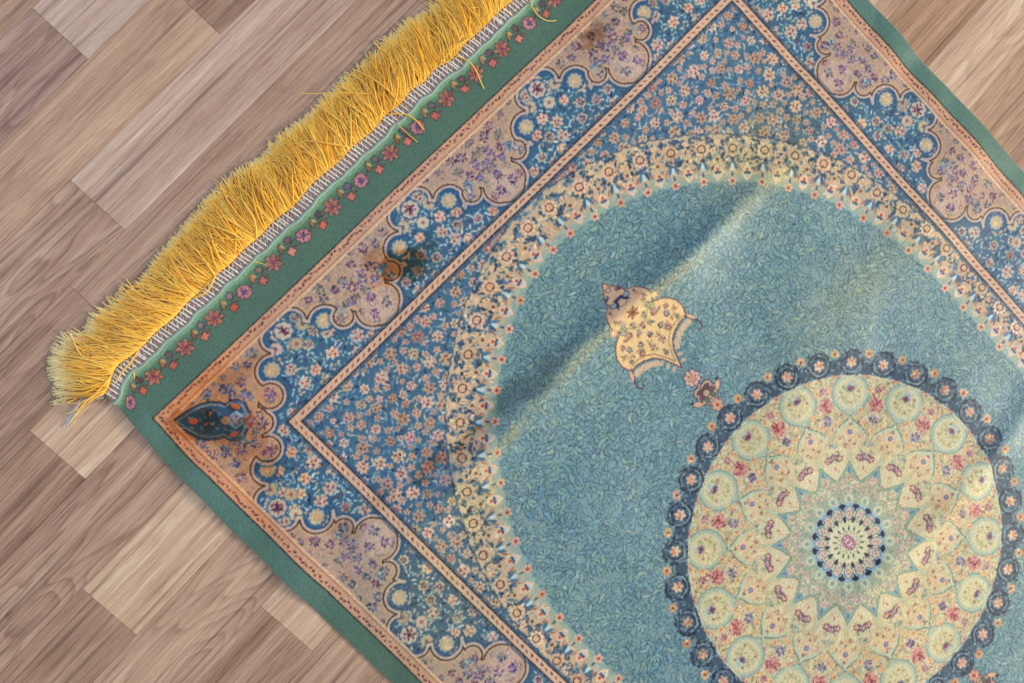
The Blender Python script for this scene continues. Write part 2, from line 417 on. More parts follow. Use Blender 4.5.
    for k in range(16):
        th = -math.pi / 2 + k * math.pi / 8
        hh = th + math.pi / 16
        cx, cy = pol(30.5, th); leaf(cx, cy, 7.5, 4.2, th, (186, 180, 158), (50, 62, 96), ow=.8); scribble(cx, cy, 0, 5, 8, [(160, 130, 130), (206, 190, 150), (90, 100, 120)], (1, 1.8), (.4, .7), .8)
        leaf(cx, cy, 4, 1.6, th, (176, 120, 136)); blob(cx, cy, 1.1, (216, 190, 130))
        cx, cy = pol(38.3, hh); leaf(cx, cy, 4.6, 2.7, hh + math.pi / 2, (18, 32, 70))
        stroke([pol(37, hh), pol(34, hh)], 2.0, (24, 40, 80)); 
        cx, cy = pol(24, hh); leaf(cx, cy, 3.6, 1.8, hh, (22, 36, 74))
    blob(0, CV, 20, (196, 194, 158))
    for k in range(16):
        hh = -math.pi / 2 + k * math.pi / 8
        cx, cy = pol(15, hh); leaf(cx, cy, 3.0, .9, hh, (40, 66, 76)); cx, cy = pol(11, hh + .19); blob(cx, cy, 1, (150, 150, 110))
    blob(0, CV, 8.8, (176, 140, 150))
    for r_, t_ in zip(8.5 * np.sqrt(RNG.random(90)), RNG.uniform(-3.2, 0.2, 90)):
        x, y = pol(r_, t_); blob(x, y, .9, var((150, 78, 110) if RNG.random() < .6 else (196, 176, 170), 14))
    # ---- pendant
    K.M = np.ones_like(K.M)
    H = [(0, 118), (3.5, 124), (6.5, 129), (10, 133), (11.5, 137), (10.5, 141), (14.5, 140.5), (20, 143.5), (24, 149), (26.5, 156), (25.5, 162), (21, 167.5),
         (25.5, 169.5), (31, 172), (37, 178), (41.5, 185.5), (43, 194), (41, 201), (39.5, 206), (31, 205.5), (22, 208), (13.5, 213), (7, 222), (3, 233), (0, 242)]
    full = H + [(-x, y) for x, y in H[::-1]]
    poly([(x * 1.02, y) for x, y in full], (212, 180, 128), (104, 66, 84), 1.3)
    for x, y, r_, c_ in ((0, 128, 7, (206, 166, 146)), (0, 140, 9, (206, 160, 140)), (13, 151, 12, (212, 162, 140)), (14, 156, 10, (214, 166, 134))):
        blob(x, y, r_, c_, .75, soft=3)
    for sg in (-1, 1):
        stroke([(sg * 10.5, 141), (sg * 6, 147), (0, 150)], 1.2, (120, 116, 110), .8)
        stroke([(sg * 21, 167.5), (sg * 14, 170), (sg * 8, 176), (0, 178)], 1.4, (132, 140, 112), .8)
        stroke([(sg * 36, 203), (sg * 27, 202), (sg * 18, 205), (sg * 10, 211), (sg * 4, 222), (0, 232)], 1.2, (150, 104, 92), .8)
        stroke([(sg * 38, 186), (sg * 32, 192), (sg * 34, 198)], .9, (150, 110, 96), .7)
    for x, y in ((4, 126), (6, 133), (17, 147), (21, 155), (16, 158), (36, 190), (24, 178), (29, 196), (6, 198), (20, 196), (10, 184)):
        scribble(x, y, 0, 3, 8, [(132, 66, 80), (90, 86, 110), (168, 110, 90), (130, 136, 104)], (1, 2.2), (.4, .8))
    for m in range(14, 40, 3):      # scalloped under-edge of little leaves
        x = m; y = np.interp(x, [7, 13.5, 22, 31, 38.5], [224, 216, 211, 208, 208]) + 4
        leaf(x, y, 4.2, 2.0, 1.35, (196, 170, 142))
    for m in (222, 229, 236): leaf(np.interp(m, [213, 222, 233, 242], [13.5, 7, 3, 0]) + 4.5, m + 1, 3.6, 1.8, .5, (196, 168, 140))
    stroke([(38.5, 204), (42, 209), (45.5, 217), (46, 224), (43, 227.5), (40, 225)], 1.6, (104, 60, 84))
    leaf(43, 210, 6, 1.8, 1.1, (214, 166, 140), (110, 66, 84))
    for x, y, r_, c1, c2 in ((0, 128, 2.4, (130, 110, 110), (206, 166, 146)), (28, 163.5, 4, (196, 96, 80), (216, 170, 140)), (33, 199, 2, (110, 120, 110), None)):
        ros(x, y, r_, 6, 0, c2, c1, k=.25)
    stroke([(-4, 141), (4, 141)], 3.2, (48, 66, 104)); leaf(5, 144, 6.5, 1.7, .9, (44, 60, 98)); leaf(8, 134, 4, 1.4, .5, (110, 70, 110)); leaf(9, 143, 3.6, 2.2, 0, (150, 160, 168), (60, 70, 100))
    for j in range(7):
        a_ = j * .9; leaf(4.2 * math.cos(a_), 161 + 4.2 * math.sin(a_), 3.6, 1.5, a_, (176, 56, 52))
    blob(0, 161, 2, (120, 40, 40))
    for x, y, c_ in ((16, 176, (176, 90, 80)), (25, 188, (80, 100, 130)), (9, 172, (150, 120, 100)), (0, 178, (170, 80, 84)), (12, 192, (90, 110, 120)), (30, 182, (190, 100, 90)), (0, 190, (110, 80, 110)), (17, 200, (176, 90, 80)), (5, 206, (150, 90, 80)), (0, 216, (140, 120, 90)), (15, 163, (130, 150, 120)), (20, 170, (150, 160, 120)), (8, 184, (150, 160, 120))):
        x += RNG.uniform(-2.5, 2.5) * (x > 3); y += RNG.uniform(-2.5, 2.5); dark_flower(x, y, RNG.uniform(3.6, 5.2), tuple(np.array(c_) * .8), (190, 176, 140))
    ros(0, 257, 9, 8, 0, (206, 166, 150), (74, 60, 96), k=.16, ow=1.2); ros(0, 257, 4.5, 6, 0, (200, 150, 120), (130, 60, 84), k=.3)
    ros(0, 279, 13.5, 6, .3, (176, 150, 130), (66, 58, 84), k=.12, ow=1.4)
    for j in range(7): a_ = j * .9; leaf(7 * math.cos(a_), 279 + 7 * math.sin(a_), 4.2, 1.9, a_ + .8, var([(112, 78, 90), (92, 112, 100), (196, 150, 120)][j % 3], 6), (70, 56, 76))
    ring(0, 279, 4, 1.2, (90, 70, 70)); leaf(14.5, 281, 6.5, 2.6, -.8, (206, 160, 128), (60, 60, 92)); leaf(18, 276, 2.6, 1.6, -.8, (48, 56, 92))
    ros(0, 296, 6.5, 6, 0, (200, 150, 124), (120, 70, 80), k=.2); blob(0, 296, 2, (170, 70, 66))

    # ---- patterned border
    T = 97.0; S = 395.0
    bord = ((V > -T) & (U < S) & ~((V > 0) & (U < 304))).astype(np.float32)
    K.M = bord
    K.C[:] = np.where(bord[..., None] > 0, np.array(BEIGE, np.float32), K.C)
    circ_b, circ_e = [], []           # blue circles, beige circles
    def top(s, d): return (s, -d)
    def side(s, d): return (304 + d * .94, s)
    for mp, bl, bg in ((top, (86, 252), (0, 172)), (side, (48, 230.5, 413.5), (139, 322, CV))):
        for b in bl:
            for ds, d_, r_ in ((0, 70, 19), (11, 72, 12), (-11, 72, 12), (33, 50, 14.5), (-33, 50, 14.5), (0, 45, 28), (18, 36, 22), (-18, 36, 22), (0, 10, 40), (38, 8, 26), (-38, 8, 26), (55, 14, 25), (-55, 14, 25), (74, 4, 30), (-74, 4, 30)):
                if mp is top and b == 252 and ds > 12 and d_ > 40 and False: continue
                if mp is side and b == 48 and ds < -50: continue
                if mp is top and b == 252 and ds > 50: continue
                circ_b.append((*mp(b + ds, d_), r_))
        for b in bg:
            for ds, d_, r_ in ((0, 24, 21), (6, 26, 19), (-6, 26, 19), (31, 41, 11.5), (-31, 41, 11.5), (0, 50, 26), (0, 62, 24)):
                circ_e.append((*mp(b + ds, d_), r_))
    circ_b += [(310, -10, 22), (318, -3, 16), (304, -20, 18)]
    circ_e += [(303, -34, 14), (339, 1, 14), (325.5, -20.5, 12), (331, -27, 17)]
    def sdf(cs):
        out = np.full(U.shape, 99.0, np.float32)
        for x, y, r_ in cs:
            w = K.win(x - r_ - 12, x + r_ + 12, y - r_ - 12, y + r_ + 12)
            if not w: continue
            sl, X, Y = w
            out[sl] = np.minimum(out[sl], np.hypot(X - x, Y - y) - r_)
        return out
    sb = sdf(circ_b); se = sdf(circ_e)
    F = np.maximum(sb, -se)                         # < 0 : blue
    outd = np.maximum(-V, (U - 304) * 1.065)
    A = (slice(None), slice(None))
    K.put(A, aa(F), BLUE)
    K.put(A, .7 * aa(np.abs(F + 6.5) - 1.2) * (outd > 28), (40, 84, 130))
    inb = lambda x, y: F[int(np.clip((y + 165) / .375, 0, K.h - 1)), int(np.clip(x / .375, 0, K.w - 1))] < -6 and not (y > 0 and x < 304)
    ine = lambda x, y: 14 < outd[int(np.clip((y + 165) / .375, 0, K.h - 1)), int(np.clip(x / .375, 0, K.w - 1))] < 84 and F[int(np.clip((y + 165) / .375, 0, K.h - 1)), int(np.clip(x / .375, 0, K.w - 1))] > 7
    for x, y in poisson(0, 395, -97, 505, 3.2, test=inb, tries=34000):
        f = RNG.random()
        leaf(x, y, RNG.uniform(1.8, 3.4), RNG.uniform(.7, 1.1), RNG.uniform(0, 6.28), var((142, 176, 190) if f < .45 else ((178, 172, 158) if f < .68 else ((92, 140, 140) if f < .8 else ((94, 70, 100) if f < .9 else (36, 62, 96)))), 12), None, RNG.uniform(-.6, .6))
    pb = poisson(0, 395, -97, 505, 13.5, test=inb, tries=9000)
    for i, (x, y) in enumerate(pb):
        if i % 3 == 0: star_flower(x, y, RNG.uniform(6, 7.6), (192, 168, 150), (120, 50, 78), n=7)
        elif i % 3 == 1:
            ros(x, y, 5.6, 7, 0, var((172, 164, 142), 8), None, k=.15); dark_flower(x, y, 4, (112, 60, 96))
        else: star_flower(x, y, RNG.uniform(5, 6.4), (206, 172, 142), RED, n=6)
    # beige flowers
    for x, y in poisson(0, 395, -97, 505, 7.0, test=ine, tries=9000):
        f = RNG.random()
        leaf(x, y, RNG.uniform(1.4, 3), .7, RNG.uniform(0, 6.28), var((150, 118, 108) if f < .5 else ((120, 126, 118) if f < .8 else (174, 84, 66)), 12), None, RNG.uniform(-.5, .5), a=.8)
    pe = poisson(0, 395, -97, 505, 10.8, test=ine, tries=12000)
    for i, (x, y) in enumerate(pe):
        od = max(-y, (x - 304) * 1.065)
        if od > 78: dark_flower(x, y, 3.8, (100, 96, 110))
        else: dark_flower(x, y, RNG.uniform(4.4, 6.6), [(78, 56, 108), (60, 80, 116), (70, 92, 100), (108, 56, 88)][i % 4], (186, 160, 150) if i % 2 else None)
    # pale domes in the beige tips
    for mp, bg in ((top, (0, 172)), (side, (139, 322, CV))):
        for b in bg:
            x, y = mp(b, 26); blob(x, y, 19, (192, 164, 148), .75, soft=5)
            for ds, dd in ((0, 36), (8, 22), (-8, 22), (0, 52), (15, 46), (-15, 46), (9, 60), (-9, 60)):
                x, y = mp(b + ds, dd); dark_flower(x, y, 6.3 if dd < 40 else 5.4, [(92, 64, 128), (78, 76, 130), (66, 96, 116)][(ds + dd) % 3], (190, 164, 156))
            for sg in (-1, 1):
                x, y = mp(b + sg * 28, 48); scribble(x, y, 0, 7, 22, [(92, 142, 168), (76, 110, 150), (110, 80, 128), (150, 180, 176)], (1.6, 3.2), (.6, 1.0))
    for x, y in poisson(0, 395, -97, 505, 4.4, test=ine, tries=16000):
        f = RNG.random(); leaf(x, y, RNG.uniform(1.2, 2.6), RNG.uniform(.4, .8), RNG.uniform(0, 6.28), var((176, 134, 118) if f < .4 else ((150, 134, 146) if f < .6 else (206, 178, 152)) if f < .85 else (84, 66, 78), 10), None, RNG.uniform(-.8, .8), a=.8)
    # lobes of the blue cartouches
    for mp, bl in ((top, (86, 252)), (side, (48, 230.5, 413.5))):
        for b in bl:
            for ds, dd, kind in ((0, 71, 0), (33, 51, 1), (-33, 51, 1), (0, 53, 2), (17, 63, 2), (-17, 63, 2)):
                if mp is side and b == 48 and ds == -33: pass
                x, y = mp(b + ds, dd)
                if kind == 0:
                    blob(x, y, 10.5, BLUE); ros(x, y, 9, 8, 0, (184, 172, 158), None, k=.08); dark_flower(x, y, 7, (112, 40, 78)); blob(x, y, 2, (90, 40, 80))
                elif kind == 1:
                    blob(x, y, 10, (44, 98, 146)); ros(x, y, 7.6, 10, 0, (178, 164, 138), (110, 140, 156), k=.1)
                    scribble(x, y, 0, 6, 14, [(204, 168, 124), (160, 150, 130), (206, 186, 150)], (1.2, 2.2), (.5, .9))
                    blob(x, y, 3.4, (206, 168, 128), .8, soft=2)
                else:
                    ros(x, y, 6.4, 7, 0, var((176, 164, 136), 8), (70, 120, 150), k=.1); blob(x, y, 2, (150, 84, 96), .8)
    # corner almond
    c45 = math.sqrt(.5)
    def diag(t, w_): return (382 - t * c45 * 1.02 + w_ * c45, -82 + t * c45 * 1.02 + w_ * c45)
    hw = [(0, 0), (7, 4.5), (14, 10), (24, 15.5), (34, 18), (44, 17), (48, 15), (53, 19), (60, 19), (66, 16), (69, 9), (75, 0)]
    P = [diag(t_, w_) for t_, w_ in hw] + [diag(t_, -w_) for t_, w_ in hw[::-1]]
    poly(P, (70, 104, 136), (70, 40, 40), 1.6)
    P = [diag(t_ * .9 + 4, w_ * .84) for t_, w_ in hw] + [diag(t_ * .9 + 4, -w_ * .84) for t_, w_ in hw[::-1]]
    poly(P, (52, 92, 124), (176, 160, 140), .8)
    for t_, w_, L, W_, o, c_ in ((32, 0, 10, 5.5, 0, (40, 72, 76)), (36, 6, 8, 3, .7, (38, 76, 84)), (36, -6, 8, 3, -.7, (38, 76, 84)), (20, 0, 5, 3, 0, (176, 104, 72)), (28, 9, 4, 2, 1, (110, 90, 80)), (28, -9, 4, 2, -1, (110, 90, 80)),
                              (58, 0, 9, 8, 1.57, (150, 170, 184)), (49, 0, 5, 4, 0, (170, 164, 128)), (57, 13, 5, 2.6, .4, (186, 128, 96)), (57, -13, 5, 2.6, -.4, (186, 128, 96))):
        x, y = diag(t_, w_); leaf(x, y, L, W_, 2.356 + o, var(c_, 6), (40, 52, 74))
    for j in range(26):
        t_, w_ = RNG.uniform(10, 66), RNG.uniform(-11, 11); x, y = diag(t_, w_); leaf(x, y, 2.2, .8, RNG.uniform(0, 6), var((176, 120, 90) if j % 3 == 0 else (120, 150, 168), 14))
    x, y = diag(58, 0); dark_flower(x, y, 6, (150, 90, 130))
    for (x, y, c_) in ((325.5, -20.5, (84, 50, 104)), (301, -36, (128, 60, 128)), (340, 4, (128, 60, 128)), (318, -52, (84, 92, 130)), (350, -20, (84, 92, 130)), (332, -30, (150, 70, 66))):
        dark_flower(x, y, 7, c_, (190, 160, 136))
    for sg in (-1, 1):
        x, y = diag(30, sg * 27); dark_flower(x, y, 5.5, (80, 84, 110)); x, y = diag(14, sg * 17); leaf(x, y, 4, 1, 2.3 - sg, (90, 70, 80)); x, y = diag(50, sg * 30); dark_flower(x, y, 7, (66, 78, 110))
    # contour line between blue and beige
    K.put(A, .95 * aa(np.abs(F - 2.0) - .85) * ((outd > 3)), (76, 48, 50))
    K.put(A, .9 * aa(np.abs(F) - 1.1) * (outd > 3), (190, 166, 158))
    K.put(A, .6 * aa(np.abs(F + 2.6) - .8) * (outd > 3), (40, 76, 116))
    K.put(A, .4 * aa(np.abs(F - 4) - 1.0) * (outd > 3), (206, 168, 122))
    # outer strips
    do = np.minimum(T + V, S - U)                  # inward distance from dark line
    K.put(A, aa(np.abs(do - 6) - 6.5), (196, 150, 122))
    K.put(A, .9 * aa(np.abs(do - 13.6) - 1.1), (216, 176, 140))
    K.put(A, .5 * aa(np.abs(do - 11.4) - .6), (130, 84, 70))
    for i in range(150):
        s_ = i * 4.35
        for mode in (0, 1):
            if mode == 0:
                if s_ > 390: continue
                x, y, an = s_, -T + 5.6 + RNG.uniform(-1.6, 1.6), 0
            else:
                if s_ - 92 > 505: continue
                x, y, an = S - 5.6 + RNG.uniform(-1.6, 1.6), s_ - 92, 1.57
            leaf(x, y, RNG.uniform(1.6, 2.8), 1.15, an + RNG.uniform(-.8, .8), var((136, 62, 60) if i % 3 else (96, 70, 76), 12))
            if i % 2: blob(x + RNG.uniform(-2, 2), y + RNG.uniform(-3, 3), .9, (214, 160, 128))
    K.put(A, aa(np.abs(do - .3) - 1.1), (38, 40, 52))
    # inner line with dashes
    K.M = np.ones_like(K.M)
    di = np.maximum(-V, U - 304)                   # 0 on the line
    m = ((U < 315) & (V > -12)).astype(np.float32); K.M = m
    K.put(A, aa(np.abs(di) - 4.6), (200, 166, 142))
    K.put(A, aa(np.abs(np.abs(di) - 4.7) - .8), (46, 44, 62))
    K.put(A, .6 * aa(np.abs(np.abs(di) - 7.0) - 1.3), (48, 88, 130))
    for i in range(120):
        s_ = i * 7.1 + 2
        c_ = (120, 50, 62) if i % 2 else (170, 86, 70)
        if s_ < 300: leaf(s_, RNG.uniform(-.6, .6), 2.7, 1.0, .45, var(c_, 10))
        if s_ < 505: leaf(304 + RNG.uniform(-.6, .6), s_, 2.7, 1.0, 1.2, var(c_, 10))
    K.M = np.ones_like(K.M)

def paint_full():
    """mirror the half, then weave the flower row of the hem, which is not symmetric"""
    global K
    half = K.C
    C2 = np.concatenate([half[:, :0:-1], half], axis=1)
    K2 = Canvas(-415, 415, -165, CV, 0.375)
    K2.C = np.ascontiguousarray(C2); K2.w = C2.shape[1]; K2.h = C2.shape[0]
    K2.U = ((np.arange(K2.w) - (K2.w - 1) / 2) * K2.q).astype(np.float32); K2.u0 = float(K2.U[0]); K2.V = K2.V[:K2.h]
    K2.M = np.ones((K2.h, K2.w), np.float32); K = K2
    U, V = K.U[None, :], K.V[:, None]
    A = (slice(None), slice(None))
    hem = (V < -97) * np.ones_like(U)
    K.M = hem.astype(np.float32)
    # pale edge by the stitching
    K.put(A, (smooth(-133, -139, V) * np.ones_like(U)).astype(np.float32), (136, 176, 164))
    K.put(A, (smooth(-128, -135, V) * .35 * np.ones_like(U)).astype(np.float32), (124, 168, 104))
    K.put(A, ((V < -141) * np.ones_like(U)).astype(np.float32), (158, 132, 124))
    for i in range(-11, 12):
        x = 12 + 37.6 * i + RNG.uniform(-1, 1); y = -125.5 + RNG.uniform(-1, 1)
        if abs(x) > 410: continue
        if i % 2 == 0 or i % 5 == 1:
            c_ = (184, 124, 110)
            for j in range(7):
                a_ = j * .9 + .4 * (i % 3); leaf(x + 4.6 * math.cos(a_), y + 4.6 * math.sin(a_), 4.6, 1.9, a_, var(c_, 8), (74, 48, 48), ow=.8)
            for j in range(7):
                a_ = j * .9 + .4 * (i % 3); stroke([(x, y), (x + 6 * math.cos(a_), y + 6 * math.sin(a_))], .8, (150, 66, 60))
            blob(x, y, 1.6, (120, 60, 110))
        else:
            ros(x, y, 7.2, 8, .2, (176, 118, 124), (74, 48, 60), k=.13, ow=.9)
            dark_flower(x, y, 5.2, (120, 56, 96), (214, 150, 144)); blob(x, y, 1.8, (80, 84, 130))
        x2 = x + 18.8
        stroke([(x + 5, y + 1), (x2 - 6, y - 3), (x2 + 1, y + 1), (x2 + 8, y - 2), (x2 + 14, y)], 1.0, (96, 64, 58), .8)
        leaf(x2 - 5, y - 4.5, 5.4, 2.0, 1.9, var((150, 116, 80), 10), (50, 46, 40)); leaf(x2 - 2.5, y - 5, 3, 1.2, 1.4, (196, 160, 104))
        ros(x2 + 1, y + 5, 4.2, 4, .5, var((196, 104, 96), 10), (66, 44, 52), k=.25); 
        ros(x2 + 5, y - 5.5, 3.4, 5, .1, var((120, 92, 100), 14), (60, 46, 60), k=.25)
        leaf(x2 + 7, y + 3.5, 3.0, 1.1, .6, (120, 72, 66))
    # worn tan edge cord along the long sides
    K.M = np.ones_like(K.M)
    K.put(A, (smooth(1.8, .9, np.minimum(U + 415, 415 - U)) * np.ones_like(V)).astype(np.float32), (150, 140, 108))

# ------------------------------------------------------------------ shape of the cloth
def height(u, v):
    """pile surface height in mm above the floor"""
    h = np.full(np.broadcast(u, v).shape, 4.2)
    # the long fold across the rug, steep on the fringe side
    vc = 152 + 0.00016 * (u + 120) ** 2 + 2.5 * np.sin(u / 47.0)
    amp = smooth(-325, -215, u) * (1 - smooth(120, 270, u)) * (1 + .25 * np.sin(u / 60.0 + 1))
    d = v - vc
    prof = np.where(d < 0, np.exp(-(d / 15.0) ** 2), .3 * np.exp(-(d / 11) ** 2) + .7 * np.exp(-(d / 30.0) ** 2))
    h = h + 10.0 * amp * prof
    # softer second crease
    vc2 = 556 + 6 * np.sin(u / 70.0)
    amp2 = smooth(-120, 20, u) * (1 - smooth(320, 400, u) * .6)
    h = h + 4.0 * amp2 * np.exp(-((v - vc2) / 17.0) ** 2)
    # light band running from the medallion to the right edge
    h = h + 3.0 * np.exp(-((v - 330 - 20 * np.sin(u / 90)) / 42.0) ** 2) * smooth(60, 220, u)
    h = h + 3.0 * (vnoise(u + v * .3, v, 105, 3) + .4 * vnoise(u, v, 46, 5))
    # ripples of the edges
    e = np.minimum(np.minimum(u + 415, 415 - u), v + 150)
    h = h + smooth(110, 0, e) * (2.0 * vnoise(u, v, 42, 11) + .6 * vnoise(u, v, 20, 12))
    for (a, b, k, r) in ((-362, -58, -2.6, 22), (-133, -35, -2.8, 13), (-241, 122, -2.4, 16), (169, -78, -1.8, 12), (-352, 112, -2, 20)):
        h = h + k * np.exp(-((u - a) ** 2 + (v - b) ** 2) / r ** 2) - k * .6 * np.exp(-((u - a - r) ** 2 + (v - b - r) ** 2) / r ** 2)
    h = np.maximum(h, 2.0) + 0 * v
    return h

def lateral(u, v):
    """small sideways drift of the cloth"""
    hemw = smooth(-95, -140, v)
    dv = hemw * (1.7 * np.sin(u / 6.6 + 1.5 * np.sin(u / 41.0)) * (.5 + .5 * vnoise(u, u * 0, 60, 21)) + 1.6 * vnoise(u, u * 0, 34, 22)) + 1.3 * vnoise(u, v, 120, 23)
    du = 1.3 * vnoise(u, v, 110, 24) + smooth(360, 415, np.abs(u)) * 1.3 * vnoise(u * 0, v, 38, 25)
    c_ = smooth(-372, -415, u) * smooth(-90, -145, v); c2_ = smooth(-372, -415, u) * np.clip((40 - v) / 185, 0, 1) ** 1.3
    return du + 7 * c2_, dv + 10 * c_

def world(u, v, z):
    du, dv = lateral(u, v)
    return np.stack([(u + du) * MM, -(v + dv) * KY * MM, z * MM + 0 * u], -1)

# ------------------------------------------------------------------ materials
def new_mat(name):
    m = bpy.data.materials.new(name); m.use_nodes = True
    nt = m.node_tree
    return m, nt, nt.nodes, nt.links, nt.nodes['Principled BSDF']

def pile_material():
    m, nt, N, L, b = new_mat('silky_woven_pile')
    at = N.new('ShaderNodeAttribute'); at.attribute_name = 'dye'
    tc = N.new('ShaderNodeTexCoord')
    n1 = N.new('ShaderNodeTexNoise'); n1.inputs['Scale'].default_value = 620; n1.inputs['Detail'].default_value = 2
    L.new(tc.outputs['Object'], n1.inputs['Vector'])
    mr = N.new('ShaderNodeMapRange'); mr.inputs['To Min'].default_value = .78; mr.inputs['To Max'].default_value = 1.22
    L.new(n1.outputs['Fac'], mr.inputs['Value'])
    mx = N.new('ShaderNodeVectorMath'); mx.operation = 'SCALE'
    L.new(at.outputs['Color'], mx.inputs[0]); L.new(mr.outputs['Result'], mx.inputs['Scale'])
    L.new(mx.outputs['Vector'], b.inputs['Base Color'])
    b.inputs['Roughness'].default_value = .46
    b.inputs['Specular IOR Level'].default_value = .4
    b.inputs['Sheen Weight'].default_value = .25; b.inputs['Sheen Roughness'].default_value = .45
    bp = N.new('ShaderNodeBump'); bp.inputs['Strength'].default_value = .35; bp.inputs['Distance'].default_value = .0008
    n2 = N.new('ShaderNodeTexNoise'); n2.inputs['Scale'].default_value = 420; n2.inputs['Detail'].default_value = 3
    L.new(tc.outputs['Object'], n2.inputs['Vector']); L.new(n2.outputs['Fac'], bp.inputs['Height'])
    L.new(bp.outputs['Normal'], b.inputs['Normal'])
    return m

def thread_material(name, rough=.5, sheen=.2):
    m, nt, N, L, b = new_mat(name)
    at = N.new('ShaderNodeAttribute'); at.attribute_name = 'dye'
    L.new(at.outputs['Color'], b.inputs['Base Color'])
    b.inputs['Roughness'].default_value = rough
    b.inputs['Sheen Weight'].default_value = sheen
    return m

def wood_material():
    m, nt, N, L, b = new_mat('walnut_laminate')
    def attr(n):
        a = N.new('ShaderNodeAttribute'); a.attribute_name = n; return a
    def math_(op, x, y=None, z=None):
        n = N.new('ShaderNodeMath'); n.operation = op
        for i, q in enumerate((x, y, z)):
            if q is None: continue
            if hasattr(q, 'is_linked') or hasattr(q, 'links'): L.new(q, n.inputs[i])
            else: n.inputs[i].default_value = q
        return n.outputs[0]
    def noise(vec, scale, det=3, rough=.55, dist=0):
        n = N.new('ShaderNodeTexNoise'); n.inputs['Scale'].default_value = scale; n.inputs['Detail'].default_value = det
        n.inputs['Roughness'].default_value = rough; n.inputs['Distortion'].default_value = dist
        L.new(vec, n.inputs['Vector']); return n.outputs['Fac']
    def scaled(vec, s):
        n = N.new('ShaderNodeVectorMath'); n.operation = 'MULTIPLY'; L.new(vec, n.inputs[0]); n.inputs[1].default_value = s; return n.outputs['Vector']
    wc = attr('grain_space').outputs['Vector']; tone = attr('plank_tone').outputs['Fac']; tint = attr('plank_tint').outputs['Fac']; fig = attr('plank_figure').outputs['Fac']
    # broad figure: contour lines of a stretched noise
    base = noise(scaled(wc, (4.0, 22, 1)), 1.0, 2.2, .5, .35)
    rings = math_('FRACT', math_('MULTIPLY', base, math_('ADD', 6.0, math_('MULTIPLY', fig, 9.0))))
    r1 = N.new('ShaderNodeValToRGB'); e = r1.color_ramp.elements
    e[0].position = 0; e[0].color = (.15, .15, .15, 1); e[1].position = .35; e[1].color = (.75, .75, .75, 1)
    x = r1.color_ramp.elements.new(.85); x.color = (1, 1, 1, 1); x = r1.color_ramp.elements.new(1.0); x.color = (.15, .15, .15, 1)
    L.new(rings, r1.inputs['Fac'])
    streak = noise(scaled(wc, (1.5, 70, 1)), 1.0, 6, .72, .25)
    vein = noise(scaled(wc, (3.0, 210, 1)), 1.0, 3, .6, .5)
    fibre = noise(scaled(wc, (18, 640, 1)), 1.0, 5, .8)
    pores = noise(scaled(wc, (60, 1300, 1)), 1.0, 2, .6)
    cloud = noise(scaled(wc, (9, 20, 1)), 1.0, 3, .5)
    v = math_('ADD', math_('MULTIPLY', streak, 1.55), math_('MULTIPLY', r1.outputs['Color'], math_('ADD', .06, math_('MULTIPLY', fig, .36))))
    v = math_('ADD', v, math_('MULTIPLY', fibre, 1.5))
    v = math_('ADD', v, math_('MULTIPLY', cloud, .35))
    v = math_('ADD', v, math_('MULTIPLY', tone, .8))
    v = math_('MULTIPLY', math_('SUBTRACT', v, 1.50), .66)
    cr = N.new('ShaderNodeValToRGB'); e = cr.color_ramp.elements
    def c(r, g, b_): return tuple(srgb((r, g, b_))) + (1,)
    e[0].position = 0.0; e[0].color = c(102, 74, 60); e[1].position = 1.0; e[1].color = c(234, 210, 190)
    for p, col in ((.25, c(146, 113, 95)), (.5, c(180, 147, 126)), (.75, c(206, 176, 152))):
        x = cr.color_ramp.elements.new(p); x.color = col
    L.new(v, cr.inputs['Fac'])
    mix = N.new('ShaderNodeMix'); mix.data_type = 'RGBA'; mix.blend_type = 'MULTIPLY'; mix.inputs[0].default_value = 1
    tr = N.new('ShaderNodeValToRGB'); e = tr.color_ramp.elements
    e[0].position = 0; e[0].color = (.93, .96, 1.12, 1); e[1].position = 1; e[1].color = (1.06, 1.0, .86, 1)
    x = tr.color_ramp.elements.new(.5); x.color = (1.0, 1.0, 1.0, 1)
    L.new(tint, tr.inputs['Fac']); L.new(cr.outputs['Color'], mix.inputs[6]); L.new(tr.outputs['Color'], mix.inputs[7])
    pr = N.new('ShaderNodeMapRange'); pr.inputs['From Min'].default_value = .28; pr.inputs['From Max'].default_value = .42
    pr.inputs['To Min'].default_value = .72; pr.inputs['To Max'].default_value = 1.0; L.new(pores, pr.inputs['Value'])
    vr = N.new('ShaderNodeMapRange'); vr.inputs['From Min'].default_value = .33; vr.inputs['From Max'].default_value = .44
    vr.inputs['To Min'].default_value = .62; vr.inputs['To Max'].default_value = 1.0; L.new(vein, vr.inputs['Value'])
    both = math_('MULTIPLY', pr.outputs['Result'], vr.outputs['Result'])
    sc = N.new('ShaderNodeVectorMath'); sc.operation = 'SCALE'; L.new(mix.outputs[2], sc.inputs[0]); L.new(both, sc.inputs['Scale'])
    L.new(sc.outputs['Vector'], b.inputs['Base Color'])
    b.inputs['Roughness'].default_value = .5; b.inputs['Specular IOR Level'].default_value = .3
    bp = N.new('ShaderNodeBump'); bp.inputs['Strength'].default_value = .25; bp.inputs['Distance'].default_value = .0003
    L.new(fibre, bp.inputs['Height']); L.new(bp.outputs['Normal'], b.inputs['Normal'])
    return m

